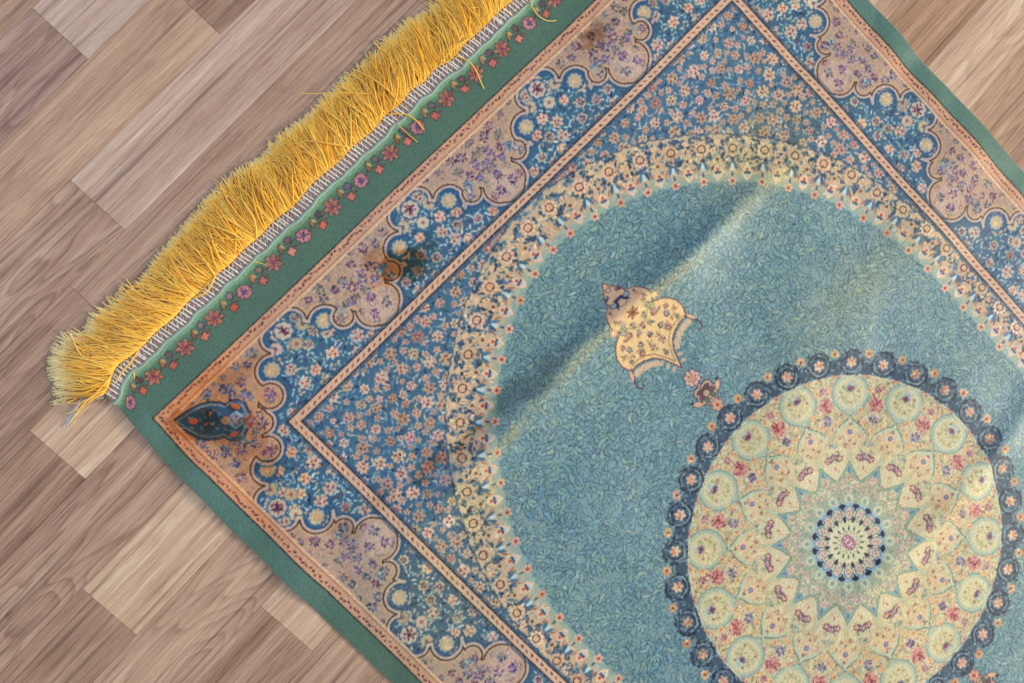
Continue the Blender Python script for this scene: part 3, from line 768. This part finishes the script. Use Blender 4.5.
# ------------------------------------------------------------------ mesh builders
def mesh_obj(name, co, faces, mat, parent=None, col=None, smooth_=True, attrs=None):
    me = bpy.data.meshes.new(name)
    n, f = len(co), len(faces); k = faces.shape[1]
    me.vertices.add(n); me.vertices.foreach_set('co', np.ascontiguousarray(co, np.float32).ravel())
    me.loops.add(f * k); me.loops.foreach_set('vertex_index', np.ascontiguousarray(faces, np.int32).ravel())
    me.polygons.add(f); me.polygons.foreach_set('loop_start', np.arange(0, f * k, k, dtype=np.int32))
    me.polygons.foreach_set('loop_total', np.full(f, k, np.int32))
    me.polygons.foreach_set('use_smooth', np.full(f, smooth_, bool))
    me.update(calc_edges=True)
    if col is not None:
        a = me.attributes.new('dye', 'FLOAT_COLOR', 'POINT')
        a.data.foreach_set('color', np.c_[col, np.ones(n)].astype(np.float32).ravel())
    for an, (typ, dom, key, val) in (attrs or {}).items():
        a = me.attributes.new(an, typ, dom); a.data.foreach_set(key, np.ascontiguousarray(val, np.float32).ravel())
    me.materials.append(mat)
    o = bpy.data.objects.new(name, me); bpy.context.scene.collection.objects.link(o)
    if parent: o.parent = parent
    return o

def tubes(paths, rad, cols, sides=4):
    """paths (n, m, 3) in metres, rad (n, m), cols (n, m, 3) -> verts, faces, colours"""
    n, m, _ = paths.shape
    T = np.gradient(paths, axis=1); T /= np.linalg.norm(T, axis=2, keepdims=True) + 1e-12
    up = np.array([0, 0, 1.0]); A = np.cross(T, up); A /= np.linalg.norm(A, axis=2, keepdims=True) + 1e-9
    B = np.cross(T, A)
    ang = np.arange(sides) * 2 * math.pi / sides
    V = paths[:, :, None] + rad[:, :, None, None] * (A[:, :, None] * np.cos(ang)[None, None, :, None] + B[:, :, None] * np.sin(ang)[None, None, :, None])
    idx = np.arange(n * m * sides).reshape(n, m, sides)
    a = idx[:, :-1]; b = idx[:, 1:]
    F = np.stack([a, np.roll(a, -1, 2), np.roll(b, -1, 2), b], -1).reshape(-1, 4)
    caps = []
    if sides == 4:
        caps = np.concatenate([idx[:, 0][:, ::-1], idx[:, -1]]); F = np.concatenate([F, caps])
    return V.reshape(-1, 3), F, np.repeat(cols.reshape(-1, 3), sides, 0)

# ------------------------------------------------------------------ build
sc = bpy.context.scene
paint_half()
paint_full()
IMG = K.C
# knots: nudge every sample a little, then average down 2x
hh, ww = IMG.shape[:2]
jx = RNG.normal(0, .85, (hh, ww)); jy = RNG.normal(0, .85, (hh, ww))
yy = np.clip(np.arange(hh)[:, None] + jy.round().astype(int), 0, hh - 1); xx = np.clip(np.arange(ww)[None] + jx.round().astype(int), 0, ww - 1)
IMG = IMG[yy, xx]
IMG = IMG.mean(-1, keepdims=True) * .22 + IMG * .78
IMG = np.clip(118 + (IMG - 121) * 1.27, 8, 240)
h2, w2 = hh // 2, ww // 2
LIN = srgb(IMG)
LIN = (LIN[0:2 * h2:2, 0:2 * w2:2] + LIN[1:2 * h2:2, 0:2 * w2:2] + LIN[0:2 * h2:2, 1:2 * w2:2] + LIN[1:2 * h2:2, 1:2 * w2:2]) / 4
LIN = LIN * np.clip(1 + RNG.normal(0, .12, (h2, w2, 1)), .5, 1.6) * (1 + RNG.normal(0, .045, (h2, w2, 3)))
gu = -415 + .1875 + np.arange(w2) * .75
gv_top = -165 + .1875 + np.arange(h2) * .75
# whole rug: the far half mirrors the near half; past the visible part the rows are coarser
cut = 770.0
v1 = np.arange(gv_top[0], cut, .75); v2 = np.arange(v1[-1] + 1.5, 2 * CV + 165, 1.5)
gv = np.r_[v1, v2]
vm = np.where(gv > CV, 2 * CV - gv, gv)
rows = np.clip(np.round((vm - gv_top[0]) / .75).astype(int), 0, h2 - 1)
# keep the pile between the two hem folds
keep = (gv > -157.5) & (gv < 2 * CV + 157.5)
gv = gv[keep]; rows = rows[keep]
DYE = np.clip(LIN[rows], 0, 1)
GU, GV = np.meshgrid(gu, gv)
# dye lots: slow drift of the wool's hue (abrash)
ab = 1 + .05 * vnoise(GU, GV, 70, 41)[..., None] * np.array([1, .4, -.8])
edge_sheen = smooth(392, 398, GU)[..., None] * np.array([.30, .24, .38]) + (smooth(-392, -398, GU) * np.clip(vnoise(GU * 0, GV, 40, 71), 0, 1))[..., None] * np.array([.25, .25, .5])  # pale pile sheen on the green sides, painted into the dye
ab = ab * (1 + edge_sheen)
warm = np.exp(-((GU + 345) ** 2 + (GV + 62) ** 2) / 58 ** 2) + .6 * np.exp(-((GU + 150) ** 2 + (GV + 45) ** 2) / 16 ** 2) + .5 * np.exp(-((GU + 372) ** 2 + (GV - 40) ** 2) / 40 ** 2)  # deeper orange where the pile shows no sheen, painted into the dye
beige_m = np.clip((DYE[..., 0] - DYE[..., 2]) * 4, 0, 1)
ab = ab * (1 + (warm * beige_m)[..., None] * np.array([.12, -.34, -.74]))
DYE = DYE * ab
# pile and fold shade painted in as darker, browner patches with ragged outlines
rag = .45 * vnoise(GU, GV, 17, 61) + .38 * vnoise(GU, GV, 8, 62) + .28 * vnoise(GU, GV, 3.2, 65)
nap_shade = np.zeros_like(GU)
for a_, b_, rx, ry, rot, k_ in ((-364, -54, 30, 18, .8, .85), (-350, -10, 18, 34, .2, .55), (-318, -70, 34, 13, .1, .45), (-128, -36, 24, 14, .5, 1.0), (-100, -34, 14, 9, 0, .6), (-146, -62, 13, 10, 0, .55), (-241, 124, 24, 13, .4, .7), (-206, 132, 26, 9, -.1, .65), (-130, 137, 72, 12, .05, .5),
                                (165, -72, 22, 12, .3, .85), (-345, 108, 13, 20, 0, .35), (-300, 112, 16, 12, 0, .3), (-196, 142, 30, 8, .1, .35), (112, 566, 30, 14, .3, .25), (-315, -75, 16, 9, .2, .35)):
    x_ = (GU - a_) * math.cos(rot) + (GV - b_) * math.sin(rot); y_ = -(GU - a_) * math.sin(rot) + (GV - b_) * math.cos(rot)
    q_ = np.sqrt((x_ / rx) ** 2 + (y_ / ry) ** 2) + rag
    nap_shade = np.maximum(nap_shade, k_ * smooth(1.4, .45, q_))
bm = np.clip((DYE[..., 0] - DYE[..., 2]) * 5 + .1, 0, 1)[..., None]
nap_shade_c = nap_shade[..., None]
DYE = DYE * (1 - nap_shade_c * (bm * np.array([.45, .72, .92]) + (1 - bm) * np.array([.92, .80, .86])))
# light on the fold crest, arch and border painted in as a yellow tint
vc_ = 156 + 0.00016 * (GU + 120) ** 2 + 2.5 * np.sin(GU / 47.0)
lit_tint = 1.35 * np.exp(-((GV - vc_ - 2) / 7.0) ** 2) * smooth(-275, -200, GU) * (1 - smooth(200, 260, GU)) * (.55 + .5 * vnoise(GU, GV, 30, 63))
lit_tint = lit_tint + .95 * np.exp(-((GU - 215) / 60) ** 2 - ((GV - 135) / 42) ** 2) * (.8 + .4 * vnoise(GU, GV, 24, 64)) + .55 * np.exp(-((GU - 200) / 90) ** 2 - ((GV - 318) / 30) ** 2) + .6 * np.exp(-((GU + 330) / 60) ** 2 - ((GV - 225) / 70) ** 2) + .6 * np.exp(-((GU + 240) / 34) ** 2 - ((GV - 190) / 26) ** 2)
lit_tint = np.clip(lit_tint, 0, 1)[..., None]
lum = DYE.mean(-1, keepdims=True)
DYE = DYE * (1 - .5 * lit_tint) + .5 * lit_tint * (lum * np.array([1.28, 1.18, .56]) + np.array([.03, .03, .0]))
Z = height(GU, GV)
edge = np.minimum(np.minimum(GU - gu[0], gu[-1] - GU), np.minimum(GV - gv[0], gv[-1] - GV))
Z = np.where(edge < .4, .3, Z - 1.0 * np.exp(-edge / .9))
CO = world(GU, GV, Z)
nr, nc = GU.shape
idx = np.arange(nr * nc).reshape(nr, nc)
Fc = np.stack([idx[1:, :-1], idx[1:, 1:], idx[:-1, 1:], idx[:-1, :-1]], -1)
# which part each cell of the weave belongs to
cu = (GU[:-1, :-1] + .375); cvv = (GV[:-1, :-1] + .375); cm = np.where(cvv > CV, 2 * CV - cvv, cvv); cu_a = np.abs(cu)
ADc = arch_dist(gu[gu > -1][::1], gv[(gv < CV + 1)])
ui = np.clip(np.round((cu_a - gu[gu > -1][0]) / .75).astype(int), 0, ADc.shape[1] - 1)
vi = np.clip(np.searchsorted(gv[gv < CV + 1], cm), 0, ADc.shape[0] - 1)
adc = ADc[vi, ui]
mdc = np.hypot(cu, cvv - CV)
region = np.full(cu.shape, 1)                                  # patterned_border
region[(cu_a > 395.5) | (cm < -97.3)] = 0                      # green_border
inner = (cu_a < 297.5) & (cm > 6.5)
region[inner] = 2                                              # corner_ground
region[inner & (adc < arch_w(cm) + 1.2) & (cm > 8)] = 3                    # arch_band
region[inner & (adc < -1)] = 4                                 # centre_field
region[(mdc < 204)] = 5
px = np.array([0, 4, 10, 20, 27, 26, 36, 41, 41, 46, 46, 12, 9, 16, 16, 7]); py = np.array([117, 125, 134, 142, 157, 163, 175, 187, 205, 212, 227, 228, 262, 270, 290, 303])
region[(region == 2) & (cvv > CV)] = 7
region[(cvv > 117) & (cvv < 302) & (cu_a < np.interp(cm, py, px) + 1) & (region == 4)] = 6

rug = bpy.data.objects.new('patterned_rug', None); sc.collection.objects.link(rug)
rug['label'] = 'blue floral rug with gold fringe and round cream medallion, lying on brown wooden floor'
rug['category'] = 'rug'
pile = pile_material()
names = ['green_border', 'patterned_border', 'corner_ground', 'arch_band', 'centre_field', 'medallion', 'pendant', 'corner_ground']
plabels = ['plain green outer border with a row of small red flowers at the fringed end', 'beige and blue scalloped floral border', 'blue ground dotted with peach star flowers in the corners of the arch',
           'beige scalloped band with small red florets around the blue field', 'light blue field covered in fine leaf scrolls', 'round cream medallion ringed with navy rosettes', 'pointed peach pendant ornament above the medallion',
           'blue ground dotted with peach star flowers at the far end of the rug']
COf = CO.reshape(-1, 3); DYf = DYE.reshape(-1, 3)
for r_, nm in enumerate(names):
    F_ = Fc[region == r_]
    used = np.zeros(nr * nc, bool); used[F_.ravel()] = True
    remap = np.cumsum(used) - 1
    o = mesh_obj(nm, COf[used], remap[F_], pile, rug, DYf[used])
    o['label'] = plabels[r_]

# ---- overlock stitching along the fringed edge
cord = thread_material('cotton_stitch', .7, .3)
def zs(u, v): return height(u, v)
us = np.arange(-412, 412, 4.4)
P, R, Cc = [], [], []
for lane in range(3):
    for i, u in enumerate(us):
        t = np.linspace(0, 1, 6); u = u + RNG.normal(0, .6)
        if lane == 0: ua, va, ub, vb, r_ = u, -157, u + 3.2, -141.2, .85
        elif lane == 1: ua, va, ub, vb, r_ = u + 3.4, -153.5, u + .8, -149.5, .75
        else: ua, va, ub, vb, r_ = u + 4.6, -148.5, u + 1.8, -144.5, .75
        uu = ua + (ub - ua) * t + RNG.normal(0, .55); vv = va + (vb - va) * t
        z = zs(uu, vv) - .4 + 1.5 * np.sin(t * math.pi) ** .6
        P.append(world(uu, vv, z)); R.append(np.full(6, r_ * MM)); c_ = srgb(var((224, 222, 214) if lane == 0 else ((208, 184, 170) if lane == 1 else (176, 160, 164)), 8)); Cc.append(np.tile(c_, (6, 1)))
V_, F_, C_ = tubes(np.array(P), np.array(R), np.array(Cc), 5)
st = mesh_obj('stitched_edge', V_, F_, cord, rug, C_)
st['label'] = 'white overlock stitching between the green border and the fringe'
# pale edge cord beside the stitches
t = np.linspace(-414, 414, 600)
P = np.stack([world(t, -140.2 + .5 * np.sin(t / 3.1), zs(t, t * 0 - 140) + .6), world(t, -157.2 + .4 * np.sin(t / 2.8), zs(t, t * 0 - 157) - .2)])
V_, F_, C_ = tubes(P, np.array([[1.5 * MM] * 600, [.9 * MM] * 600]), np.tile(srgb((146, 170, 160)), (2, 600, 1)), 6)
ec = mesh_obj('edge_cord', V_, F_, cord, rug, C_)

# ---- gold fringe
def fringe_dir(u):
    """lean of the strands away from straight out, degrees, + towards +u"""
    return np.interp(u, [-415, -400, -385, -350, -325, -308, -296, -285, -200, -100, 0, 100, 250, 415], [-50, -44, -38, -30, -28, -25, -22, -2, 4, 16, 26, 30, 34, 34])
def strands(n, u_lo, u_hi, seed, mess, zlift):
    r = np.random.default_rng(seed)
    m = 12
    u0 = r.uniform(u_lo, u_hi, n); clump = vnoise(u0, u0 * 0, 9, seed + 1)
    L = (58 - 8 * smooth(-370, -415, u0)) * r.uniform(.93, 1.03, n) + 8 * vnoise(u0, u0 * 0, 30, 405) - 9 * np.exp(-((u0 + 292) / 9) ** 2) + 3 * clump
    a = np.radians(fringe_dir(u0) + 11 * vnoise(u0, u0 * 0, 34, 404) + 12 * clump + r.normal(0, mess, n))
    curl = r.normal(0, .24, n) + .35 * vnoise(u0, u0 * 0, 18, seed + 4)
    t = np.linspace(0, 1, m)[None]
    al = a[:, None] + curl[:, None] * (t - .3) * 1.6 + (r.normal(0, .2, (n, 1))) * np.sin(t * 7 + r.uniform(0, 6, (n, 1)))
    st_ = (L / (m - 1) * 1.05)[:, None] * np.ones_like(t)
    du = np.cumsum(np.sin(al) * st_, 1) - np.sin(al[:, :1]) * st_[:, :1]; dv = -(np.cumsum(np.cos(al) * st_, 1) - np.cos(al[:, :1]) * st_[:, :1])
    u = u0[:, None] + du; v = -154 + dv
    z0 = zs(np.clip(u0, -414, 414), u0 * 0 - 156)[:, None] - .8
    lay = r.uniform(0, 1, (n, 1))
    z = z0 * (1 - t) ** 2 + zlift * lay * np.sin(np.clip(t * 1.15, 0, 1) * math.pi) * (1 + .3 * r.normal(0, 1, (n, 1))) + .5 + lay * 3.2 * (1 - t * .5) 
    z = np.maximum(z, .45)
    du_, dv_ = lateral(np.clip(u0, -414, 414), u0 * 0 - 156)
    w = np.stack([(u + du_[:, None]) * MM, -(v + dv_[:, None]) * KY * MM, z * MM], -1)
    rad = (r.uniform(.58, .88, (n, 1)) * (1 - .22 * t ** 3)) * MM
    c0 = srgb((252, 188, 34)); c1 = srgb((253, 210, 88)); c2 = srgb((246, 234, 180)); c3 = srgb((214, 146, 36))
    f = r.random((n, 1, 1)); basec = c0 * (1 - f) + c1 * f
    dk = (r.random((n, 1, 1)) < .16) * .7; basec = basec * (1 - dk) + c3 * dk
    endw = np.interp(u0, [-415, -380, -340, -300], [.6, .35, .1, 0.0])[:, None]
    tip = smooth(.90 - endw * .8, 1.0, t)[..., None] * (.75 + endw[..., None] * .25)
    col = basec * (1 - tip) + c2 * tip
    return w, rad, col
W1 = [strands(3900, -414, 414, 101, 7, 4.0), strands(900, -414, 414, 202, 12, 6.0), strands(90, -414, 414, 303, 55, 9.0)]
w = np.concatenate([a[0] for a in W1]); rd = np.concatenate([a[1] for a in W1]); cl = np.concatenate([a[2] for a in W1])
V_, F_, C_ = tubes(w, rd, cl, 4)
fr = mesh_obj('fringe', V_, F_, thread_material('gold_rayon_thread', .42, .25), rug, C_)
fr['label'] = 'thick golden yellow fringe with pale frayed tips'

# ---- loose threads
def thread(name, pts, r_, col, label, zoff=1.2):
    P_ = np.array(pts, float)
    for _ in range(3):
        Q = np.empty((2 * len(P_), 3)); Q[0] = P_[0]; Q[-1] = P_[-1]; Q[1:-1:2] = P_[:-1] * .75 + P_[1:] * .25; Q[2:-1:2] = P_[:-1] * .25 + P_[1:] * .75; P_ = Q
    inside = (np.abs(P_[:, 0]) < 414) & (P_[:, 1] > -157)
    z = np.where(inside, zs(np.clip(P_[:, 0], -414, 414), np.maximum(P_[:, 1], -157)), 0) + P_[:, 2]
    W_ = np.c_[P_[:, 0] * MM, -P_[:, 1] * KY * MM, z * MM][None]
    V_, F_, C_ = tubes(W_, np.full((1, len(P_)), r_ * MM), np.tile(srgb(col), (1, len(P_), 1)), 5)
    o = mesh_obj(name, V_, F_, cord, rug, C_); o['label'] = label
def img2rug(x, y):
    H = np.array([[6.67968088e-01, -6.35781101e-01, -4.42444200e-01], [6.54064205e-01, 6.74552721e-01, -9.53541192e-01], [-7.76362634e-02, 7.44263450e-03, 1]])
    q = H @ np.array([x / 500, y / 500, 1]); return q[0] / q[2] * 500, q[1] / q[2] * 500
def pp(*l): return [(*img2rug(x, y), z) for x, y, z in l]
thread('loose_thread', pp((529, 1, 2), (532, 12, 3), (539, 20, 2), (548, 23, 1.2), (556, 22, .9)), .62, (224, 200, 110), 'pale yellow thread curling across the green border')
thread('loose_thread', pp((398, 127, 2), (405, 134, 2.5), (411, 139, 1.4), (417, 144, 1)), .6, (214, 180, 70), 'short yellow thread lying on the flower row')
thread('loose_thread', pp((300, 96, 8), (330, 97, 12), (350, 96, 12), (385, 98, 9)), .5, (238, 190, 70), 'fine yellow thread lying across the fringe')
thread('loose_thread', pp((104, 395, 3), (92, 396, 2), (80, 402, 1.3), (72, 414, 1.2), (67, 425, 1)), .95, (206, 200, 204), 'frayed white warp thread at the rug corner')
thread('loose_thread', pp((106, 397, 3), (95, 399, 2), (84, 405, 1.6), (75, 413, 1.2), (69, 420, 1)), .6, (196, 190, 186), 'frayed white warp thread at the rug corner')
thread('loose_thread', pp((103, 394, 2.5), (90, 394, 2), (79, 400, 1.3), (70, 415, 1.2), (64, 427, 1)), .5, (214, 212, 220), 'frayed white warp thread at the rug corner')

# ---- floor of laminate strips
def floor():
    ang = math.radians(2.4); pitch = 68.4 * KY
    ca, sa = math.cos(ang), math.sin(ang)
    # local frame: a along the strip, b across; world x = a ca + b sa ... with y up = -v
    rowb0 = -461.4
    joints = {0: (-188,), 1: (-87,), 2: (-279,), 3: (-349,), 4: (-467.5,), 5: (), 6: (-541,), 7: (), 8: (-450,)}
    tones = {(0, 0): (.25, .0, .6), (0, 1): (.95, .02, .1), (1, 0): (.62, .62, .35), (1, 1): (.3, .5, .2), (2, 0): (.30, .35, 1.0), (2, 1): (.8, .22, .15),
             (3, 0): (.28, .4, .4), (3, 1): (.48, .4, .2), (4, 0): (.36, .5, .2), (4, 1): (1.05, .62, .1), (5, 0): (.34, .42, .9), (6, 0): (.48, .5, .2), (6, 1): (.95, .66, .3),
             (7, 0): (.42, .5, .8), (8, 0): (.36, .5, .3), (8, 1): (1.0, .56, .1)}
    r = np.random.default_rng(5)
    V_, F_, G, TN, TT, FG = [], [], [], [], [], []
    def quadbox(a0, a1, b0, b1, tn, seed):
        g = .12
        a0 += g; a1 -= g; b0 += g; b1 -= g; ch = .22
        base = len(V_)
        for (p, q_, z) in ((a0 + ch, b0 + ch, 0), (a1 - ch, b0 + ch, 0), (a1 - ch, b1 - ch, 0), (a0 + ch, b1 - ch, 0), (a0, b0, -.18), (a1, b0, -.18), (a1, b1, -.18), (a0, b1, -.18), (a0, b0, -6), (a1, b0, -6), (a1, b1, -6), (a0, b1, -6)):
            V_.append(((p * ca + q_ * sa) * MM, -(q_ * ca - p * sa) * MM, z * MM))
            G.append(((p + seed[0]) * MM, (q_ + seed[1]) * MM, seed[2])); TN.append(tn[0]); TT.append(tn[1]); FG.append(tn[2])
        F_.append([base + 3, base + 2, base + 1, base])
        for k in range(4):
            j = (k + 1) % 4
            F_.append([base + k, base + j, base + 4 + j, base + 4 + k]); F_.append([base + 4 + k, base + 4 + j, base + 8 + j, base + 8 + k])
    for row in range(-16, 34):
        b0 = (rowb0 + 68.4 * row) * KY; b1 = b0 + pitch
        js = list(joints.get(row, ()))
        if not js and row not in joints: js = [r.uniform(-500, 0)]
        elif not js: js = [-2000.0] if False else []
        lo, hi = -1500.0, 2000.0
        cuts = list(js)
        x = (min(js) if js else -640.0) ; left = []
        while x > lo: x -= r.uniform(330, 470); left.append(x)
        x = (max(js) if js else -200.0)
        right = []
        first = True
        while x < hi:
            x += r.uniform(330, 470) if not (first and row in (5, 7)) else 420
            if first and row < 2: x = max(x, 240)
            first = False
            right.append(x)
        if not js: cuts = []
        al = sorted(left + cuts + right)
        mid = [c for c in al]
        for c0, c1 in zip(al[:-1], al[1:]):
            if js: key = (row, 0) if abs(c1 - js[0]) < 1 else ((row, 1) if abs(c0 - js[0]) < 1 else None)
            else: key = (row, 0) if (row in joints and c0 < -420 < c1) else None
            tn = tones.get(key) or (r.uniform(.3, .8), r.uniform(.35, .75), r.uniform(0, .8))
            quadbox(c0, c1, b0, b1, tn, (r.uniform(0, 4000), r.uniform(0, 4000), r.uniform(0, 9)))
    V_ = np.array(V_); F_ = np.array(F_)
    # sub-floor closing the hairline joints
    n0 = len(V_)
    V_ = np.vstack([V_, [(-1.9, -2.4, -.0012), (2.3, -2.4, -.0012), (2.3, 1.9, -.0012), (-1.9, 1.9, -.0012)]]); F_ = np.vstack([F_, [[n0, n0 + 1, n0 + 2, n0 + 3]]])
    G += [(0, 0, 0)] * 4; TN += [-1.5] * 4; TT += [.5] * 4; FG += [0] * 4
    o = mesh_obj('floor', V_, F_, wood_material(), None, None, False,
                 {'grain_space': ('FLOAT_VECTOR', 'POINT', 'vector', np.array(G)), 'plank_tone': ('FLOAT', 'POINT', 'value', np.array(TN)),
                  'plank_tint': ('FLOAT', 'POINT', 'value', np.array(TT)), 'plank_figure': ('FLOAT', 'POINT', 'value', np.array(FG))})
    o['kind'] = 'structure'; o['label'] = 'brown walnut laminate floor of staggered strips'; o['category'] = 'floor'
    return o
floor()

# ------------------------------------------------------------------ camera (looking down, slightly tilted)
def rotm(ax, ay, az):
    cx, sx, cy, sy, cz, sz = math.cos(ax), math.sin(ax), math.cos(ay), math.sin(ay), math.cos(az), math.sin(az)
    Rx = np.array([[1, 0, 0], [0, cx, -sx], [0, sx, cx]]); Ry = np.array([[cy, 0, sy], [0, 1, 0], [-sy, 0, cy]]); Rz = np.array([[cz, -sz, 0], [sz, cz, 0], [0, 0, 1]])
    return Rx @ Ry @ Rz
f_, ax, ay, az, tx, ty, tz = 1000.0, -.0173, -.1652, -.7784, 9.7259, -137.9875, 977.5303
R_ = rotm(ax, ay, az); tv = np.array([tx, ty, tz])
pos = -R_.T @ tv
S_ = np.diag([1, -1, -1])                       # rug frame (u, v down, depth) -> world (x, y, z)
from mathutils import Matrix
right = S_ @ R_[0]; down = S_ @ R_[1]; fwd = S_ @ R_[2]; posw = S_ @ pos * MM
M = Matrix(((right[0], -down[0], -fwd[0], posw[0]), (right[1], -down[1], -fwd[1], posw[1]), (right[2], -down[2], -fwd[2], posw[2]), (0, 0, 0, 1)))
cam = bpy.data.cameras.new('camera'); co = bpy.data.objects.new('camera', cam); sc.collection.objects.link(co)
co.matrix_world = M
cam.sensor_width = 36.0; cam.lens = f_ / 1024 * 36.0; cam.clip_start = .01; cam.clip_end = 50
sc.camera = co

# ------------------------------------------------------------------ light
wd = bpy.data.worlds.new('World'); sc.world = wd; wd.use_nodes = True
bg = wd.node_tree.nodes['Background']; bg.inputs['Color'].default_value = (.78, .89, 1.0, 1); bg.inputs['Strength'].default_value = .37
def area(name, loc, target, size, power, col):
    l = bpy.data.lights.new(name, 'AREA'); l.shape = 'RECTANGLE'; l.size, l.size_y = size; l.energy = power; l.color = col
    o = bpy.data.objects.new(name, l); sc.collection.objects.link(o); o.location = loc
    from mathutils import Vector
    d = Vector(target) - Vector(loc); o.rotation_euler = d.to_track_quat('-Z', 'Y').to_euler()
    return o
# image down-right is -y in the world (v), image up-right is +x (u)
area('warm_window_light', (2.7, -3.7, 1.5), (.0, -.2, 0), (1.3, 1.0), 236, (1.0, .85, .60))
area('front_window_light', (1.15, -1.55, 1.6), (.25, -.5, 0), (.9, .9), 17, (1.0, .96, .88))
area('cool_window_light', (-.7, 1.7, 2.0), (-.1, .1, 0), (1.5, 1.2), 26, (.78, .85, 1.0))
sc.view_settings.view_transform = 'Standard'; sc.view_settings.look = 'None'; sc.view_settings.exposure = 0; sc.view_settings.gamma = 1
